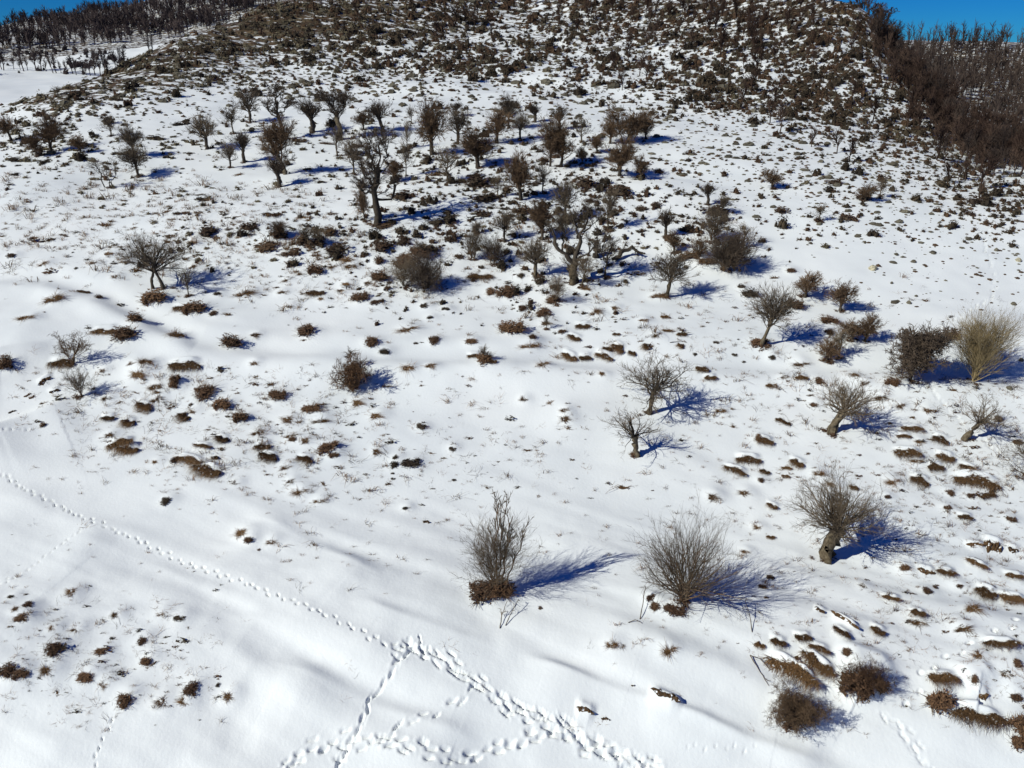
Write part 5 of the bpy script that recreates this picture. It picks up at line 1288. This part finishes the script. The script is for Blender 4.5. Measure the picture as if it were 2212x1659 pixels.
# dark scrub of the hill
x, y, u, v = scatter_uv(lambda a, b: D_CUSH(a, b) * np.interp(b, [115, 175], [1, .5]) * np.clip(1.15 + .8 * fbm(a / 42.0, b / 13.0, 3), .35, 1.5) , 1 / 6.0, 0, 1024, 0, 330, 501)
w = np.clip(rs.lognormal(-.32, .48, len(x)), .26, 2.2)
w = w * np.interp(y, [50, 80, 110, 160], [.55, .68, .95, 1.2])
S = np.c_[w, w * rs.uniform(.6, 1, len(x)), w * rs.uniform(.34, .72, len(x))]
a_, b_ = split_big(x, y, S, 150)
singles('cushion_bush', C_LO['c'], x[a_], y[a_], S[a_], 'small dark rounded bush in the scattered scrub of the upper hillside', 'bush', 'dark scrub bushes of the upper hillside', 5)
pro = raw(bushlet, range(40, 48), n=30, leaf=.085, twigs=4, rough=.3)
sh_ = b_[rs.rand(len(b_)) < np.interp(u[b_], [150, 330, 460], [.75, .45, .12])]; b_ = np.setdiff1d(b_, sh_)
merge('shoulder_scrub', pro, x[sh_], y[sh_], S[sh_] * [1, 1, .7], 'olive_scrub', 'tan and olive low scrub over the left shoulder of the hill', 'scrub', 24)
h_ = b_[rs.rand(len(b_)) < .5]; h2 = np.setdiff1d(b_, h_)
merge('hillside_scrub', pro, x[h_], y[h_], S[h_], 'cushion', 'dense dark low scrub covering the upper snowy hillside', 'scrub', 1)
merge('brown_scrub', pro, x[h2], y[h2], S[h2], 'scrub_brown', 'brown low scrub mixed over the upper snowy hillside', 'scrub', 2)

# stones and flat sods
x, y, u, v = scatter_uv(D_ROCK, 1 / 20.0, 0, 1024, 0, 340, 502)
w = np.clip(rs.lognormal(-1.0, .45, len(x)), .16, 1.3) * np.interp(y, [50, 70, 110, 160], [.42, .68, 1.2, 1.6])
S = np.c_[w * 1.25, w * .8, w * rs.uniform(.2, .5, len(x))]
a_, b_ = split_big(x, y, S, 280)
singles('stone', SM, x[a_], y[a_], S[a_], 'small weathered stone among many strewn over the snowy hillside', 'rock', 'stones strewn over the snowy hillside', 6)
pro = [stone(60 + s, 5, 2) for s in range(8)]
h_ = b_[rs.rand(len(b_)) < .45]; h2 = np.setdiff1d(b_, h_)
merge('scree', pro, x[h_], y[h_], S[h_], 'rock', 'scattered small stones over the snowy hillside', 'stones', 3)
merge('sod_scatter', pro, x[h2], y[h2], S[h2], 'scrub_brown', 'small flat brown sods scattered between the hillside stones', 'turf', 4)

# little tufts and stalks of the lower slopes
x, y, u, v = scatter_uv(D_TUFT, 1 / 120.0, 0, 1024, 160, 730, 503)
w = np.clip(rs.lognormal(-1.35, .5, len(x)), .07, .8) * np.interp(y, [22, 45, 60, 80], [.55, .9, 1.35, 1.7])
S = np.c_[w * 1.5, w * .7, w * rs.uniform(.25, .5, len(x))]
pro = raw(tuft, range(70, 77), n=26, blade=.5, wid=.07, core=True)
q_ = rs.rand(len(x))
g = q_ < .45; merge('grass_tufts', pro, x[g], y[g], S[g], 'dry_grass', 'tiny tufts of dead brown grass poking through the snow', 'grass', 5)
g = (q_ >= .45) & (q_ < .8); merge('sprigs', raw(bushlet, range(80, 86), n=26, leaf=.10, twigs=8, core=.5, rough=.4), x[g], y[g], S[g] * [1, 1, 1.2], 'cushion', 'tiny dark sprigs of heath poking through the snow', 'heath', 6)
g = q_ >= .8; merge('russet_sprigs', raw(bushlet, range(90, 96), n=26, leaf=.10, twigs=8, core=.5, rough=.4), x[g], y[g], S[g], 'russet', 'tiny russet sprigs of heath poking through the snow', 'heath', 7)
x, y, u, v = scatter_uv(D_TUFT, 1 / 95.0, 0, 1024, 160, 740, 504)
x2, y2, u2, v2 = scatter_uv(lambda a, b: np.full(np.shape(a), .5), 1 / 3000.0, 0, 1024, 350, 740, 505)
x = np.r_[x, x2]; y = np.r_[y, y2]
w = np.clip(rs.lognormal(-.55, .4, len(x)), .2, 1.2)
w = w * np.interp(y, [22, 40], [.5, .9]); S = np.c_[w, w, w * rs.uniform(.4, .8, len(x))]
g = rs.rand(len(x)) < .5
merge('dry_stalks', raw(dry_stems, range(20, 30)), x[g], y[g], S[g], 'twig_grey', 'thin dead stalks standing and lying in the snow', 'stalks', 8)
merge('pinkish_stalks', raw(dry_stems, range(30, 40)), x[~g], y[~g], S[~g], 'straw', 'thin straw-coloured stalks standing and lying in the snow', 'stalks', 9)

# pale wispy meadow grass on the upper left meadow and right-hand slope
D_MEAD = dmap([(150, '00000000000000000'), (172, '34442100000000000'), (190, '79998631100000000'), (210, '89999863211000000'), (232, '89999964321000000'), (255, '69998665421000000'), (275, '24568666432000000'),
               (295, '00235544333222100'), (320, '00011122344443100'), (345, '00000000134432100'), (362, '00000000000000000'), (378, '04444432110234445'), (420, '04566542111334555'), (470, '01356654211134555'),
               (520, '00001222111234555'), (600, '12100000001234555'), (650, '34320000001223444'), (700, '12210000000011222'), (740, '00000000000000000')])
x, y, u, v = scatter_uv(D_MEAD, 1 / 48.0, 0, 1024, 150, 740, 506)
w = np.clip(rs.lognormal(-1.0, .45, len(x)), .1, 1.0) * np.interp(y, [22, 40, 60, 80], [.45, .8, 1.3, 1.6])
S = np.c_[w * 1.5, w * .9, w * rs.uniform(.35, .8, len(x))]
g = rs.rand(len(x)) < .5
merge('meadow_grass', raw(tuft, range(120, 126), n=14, blade=.6, wid=.028, core=False), x[g], y[g], S[g], 'straw', 'thin pale dead grass sticking out of the snow', 'grass', 21)
merge('heath_wisps', raw(tuft, range(130, 136), n=14, blade=.6, wid=.028, core=False), x[~g], y[~g], S[~g], 'twig_brown', 'thin brown heath stalks sticking out of the snow', 'heath', 22)
# sprigs and dead leaves about the feet of the trees and shrubs
fx, fy = [], []
for ob_ in [o_ for o_ in col.objects if o_.type == 'EMPTY']:
    rr0 = ob_.scale[0]
    for q in range(5):
        a_ = rs.uniform(0, 6.28); fx.append(ob_.location.x + math.cos(a_) * rr0 * rs.uniform(.0, .2)); fy.append(ob_.location.y + math.sin(a_) * rr0 * rs.uniform(.0, .2))
w = rs.uniform(.18, .55, len(fx)); S = np.c_[w * 1.4, w, w * .35]
merge('leaf_litter', raw(bushlet, range(140, 145), n=60, leaf=.07, twigs=14, core=.5, rough=.4), np.array(fx), np.array(fy), S, 'russet', 'brown sprigs and dead leaves around the feet of the trees', 'litter', 23)

# ------------------------------------------------------------------ small trees of the hill top and the thicket on the right ridge
TLO = [mesh_np('small_tree', *lowtree(s, n=34, rad=.018, tr=.026, tri=3), 'thicket') for s in range(6)]
TLG = [mesh_np('small_tree', *lowtree(s + 20, n=34, rad=.014, tr=.024, tri=3), 'far_wood_right') for s in range(4)]
D_TOP = dmap([(-20, '00001223346896000'), (20, '00001112245764000'), (50, '00000001112343300'), (80, '00000000001122300'), (110, '00000000000011220'), (140, '00000000000001122'), (170, '00000000000000011'), (190, '00000000000000000')])
x, y, u, v = scatter_uv(D_TOP, 1 / 110.0, 0, 1024, 0, 190, 601)
hh = rs.uniform(1.8, 3.6, len(x)); S = np.c_[hh * .75, hh * .75, hh]
a_, b_ = split_big(x, y, S, 130)
singles('small_tree', TLO, x[a_], y[a_], S[a_], 'small reddish-brown leafless tree among the scrub of the hill top', 'tree', 'small leafless trees of the hill top', 11, tilt=False)
merge('hilltop_trees', [lowtree(s + 50, n=20, rad=.03, tr=.03) for s in range(4)], x[b_], y[b_], S[b_], 'thicket', 'many small leafless trees on the hill top', 'trees', 12, tilt=False)
# along the crest down the right side: a polyline of image points, trees stand on and just behind it
TH = np.array([(1888, 84), (1900, 90), (1945, 140), (1985, 190), (2020, 235), (2060, 285), (2110, 325), (2160, 345), (2212, 345), (2290, 360)], float) * K
s_ = np.r_[0, np.cumsum(np.hypot(*np.diff(TH, axis=0).T))]
n_ = 360
t_ = rs.uniform(0, s_[-1], n_); wd_ = np.interp(t_, s_, [8, 18, 26, 34, 42, 46, 46, 40, 34, 30]) * (.6 + .9 * rs.rand(n_))
uu = np.interp(t_, s_, TH[:, 0]) + rs.normal(0, 3, n_) - np.abs(rs.normal(0, 1, n_)) * wd_ * .12
vv = np.interp(t_, s_, TH[:, 1]) + np.abs(rs.normal(0, 1, n_)) * wd_ * .35 - wd_ * .1
x, y = at(uu, np.maximum(vv, -10)); g = y < 200
# and a belt over the crest, on the back slope
ang_ = np.arctan2(x, y); r_ = np.hypot(x, y)
k_ = rs.rand(len(x)) < .55
r2 = np.where(k_, r_ + rs.uniform(2, 13, len(x)), r_)
x, y = r2 * np.sin(ang_), r2 * np.cos(ang_)
g = g & (r2 < 215)
x, y = x[g], y[g]
hh = rs.uniform(1.5, 3.8, len(x)) * np.interp(np.hypot(x, y), [70, 150], [.8, 1.15]); S = np.c_[hh * .8, hh * .8, hh]
a_, b_ = split_big(x, y, S, 110)
singles('thicket_tree', TLO + TLG, x[a_], y[a_], S[a_], 'tall leafless tree in the dense reddish thicket along the right ridge', 'tree', 'leafless trees of the right ridge thicket', 13, tilt=False)
merge('ridge_thicket', [lowtree(s + 60, n=34, rad=.018, tr=.03, tri=2) for s in range(5)], x[b_], y[b_], S[b_], 'thicket', 'dense reddish leafless thicket along the right ridge', 'thicket', 14, tilt=False)
for n_, (xx, yy, h_, lab) in enumerate([(1893, 60, 52, 'lone bare tree standing against the blue sky at the ridge end'), (1866, 22, 40, 'bare tree leaning against the sky at the hill top corner'), (2130, 262, 70, 'large gnarled bare tree reaching right out of the ridge thicket'), (2075, 205, 40, 'tree with a pale leaning stem inside the ridge thicket')]):
    ou = hero(200 + n_, [([(0, 0), (.05, .3), (-.03, .6), (.02, .85)], .03, .012), ([(.03, .3), (.2, .45), (.3, .6)], .018, .008), ([(0, .5), (-.15, .62), (-.2, .75)], .016, .008)], nl=24, f0=.4, spread=70, limb_l=.25, cnt=(5, 4), tw=.008, lr=.01)
    e = stand('bare_tree', build_plant(ou, ('bark_olive' if n_ == 3 else 'bark_dark', 'bark_dark', 'thicket'), False), xx, yy, h_ * .9, h_); tagp(e, lab, 'tree')

# ------------------------------------------------------------------ far valley on the left, wooded slopes behind
VT = '8 152 44,30 150 30,52 154 46,78 153 50,90 152 46,115 158 38,122 158 44,132 158 26,158 160 44,165 162 34,180 162 30,195 164 36,205 162 44,217 164 46,234 160 34,250 155 28,270 148 34,4 150 36,44 151 24,100 154 26,146 160 28,188 163 24,228 162 26,325 122 24,332 121 20,262 150 28,60 152 30'
VM = [mesh_np('valley_tree', *lowtree(s + 80, n=30, rad=.017, tr=.03, tri=3), 'far_wood') for s in range(5)]
for n_, tok in enumerate(VT.split(',')):
    xx, yy, h_ = map(float, tok.split())
    X, Y, Z, ww, hh_, d = wsize(xx, yy, h_ * .62, h_)
    o = link('valley_tree', VM[n_ % 5]); o.location = (X, Y, Z); o.scale = (ww, ww, max(hh_, 3)); o.rotation_euler = (0, 0, n_ * 2.1)
    tagp(o, 'distant bare tree in the row at the far edge of the left snowfield', 'tree', 'row of bare trees beyond the left snowfield')
e = stand('bare_shrub', MID['wispy'][1], 125, 205, 24, 18); tagp(e, 'pale lone shrub on the far left snowfield just behind the hill edge', 'shrub')
def farmap(rows): return dmap(rows)
rf = np.random.RandomState(90)
# left wooded slope: bands of trees with snow between
n_ = 7500
u = rf.uniform(-40, 300, n_); v = rf.uniform(-26, 62, n_)
base_v = np.interp(u, [-40, 0, 60, 130, 180, 300], [58, 52, 48, 42, 38, 30])
band = .55 + .6 * fbm(u / 40.0, v / 6.0, 2)
top_dark = 1.0
k_ = (v < base_v) & (rf.rand(n_) < np.clip(band, .15, 1)) 
x, y = at(u[k_], v[k_]); g = (np.hypot(x, y) > 380) & (np.hypot(x, y) < 900)
x, y = x[g], y[g]
hh = rf.uniform(3.0, 8.5, len(x)); S = np.c_[hh * .85, hh * .85, hh]
FT = [lowtree(s + 90, n=16, rad=.035, tr=.03) for s in range(5)]
merge('far_left_wood', FT, x, y, S, 'far_wood', 'dark leafless wood on the far slope behind the left snowfield', 'wood', 15, tilt=False)
n_ = 500
u = rf.uniform(-20, 190, n_); v = rf.uniform(48, 76, n_); k_ = rf.rand(n_) < np.clip(.3 + .8 * fbm(u / 25.0 + 4, v / 5.0, 2), 0, 1)
x, y = at(u[k_], v[k_]); g = (np.hypot(x, y) > 320) & (np.hypot(x, y) < 520); x, y = x[g], y[g]
w = rf.uniform(1.2, 3.6, len(x)); S = np.c_[w * 1.4, w, w * .8]
merge('far_bushes', raw(bushlet, range(3), n=20, leaf=.1, twigs=0), x, y, S, 'far_wood', 'dark bushes strewn over the snow at the foot of the far left slope', 'bushes', 16)
# skyline trees, left and right
for (u0, u1, r0, r1, n_, mt, nm_, lb) in [(-50, 300, 520, 700, 520, 'far_wood', 'far_left_skyline', 'leafless trees along the far left skyline'), (872, 1100, 285, 350, 900, 'far_wood_right', 'far_right_skyline', 'leafless trees along the far right skyline')]:
    u = rf.uniform(u0, u1, n_); rd = rf.uniform(r0, r1, n_); dx, dy, dz = ray(u, np.full(n_, 40.0)); a = np.arctan2(dx, dy)
    x, y = rd * np.sin(a), rd * np.cos(a); hh = rf.uniform(2.0, 4.6, n_) * (1 if u0 < 0 else .8); S = np.c_[hh * .9, hh * .9, hh]
    merge(nm_, FT, x, y, S, mt, lb, 'trees', 17, tilt=False)
# right wooded slope
n_ = 1750
u = rf.uniform(880, 1090, n_); v = rf.uniform(30, 165, n_)
k_ = rf.rand(n_) < np.interp(v, [30, 60, 100, 165], [.9, .45, .4, .6])
x, y = at(u[k_], v[k_]); rd = np.hypot(x, y); g = (rd > 165) & (rd < 420); x, y = x[g], y[g]
hh = rf.uniform(4.0, 8.5, len(x)); S = np.c_[hh * .6, hh * .6, hh]
merge('far_right_wood', [lowtree(s + 95, n=14, rad=.02, tr=.022, tri=1) for s in range(5)], x, y, S, 'far_wood_right', 'grey-brown leafless wood on the snowy far right slope', 'wood', 18, tilt=False)
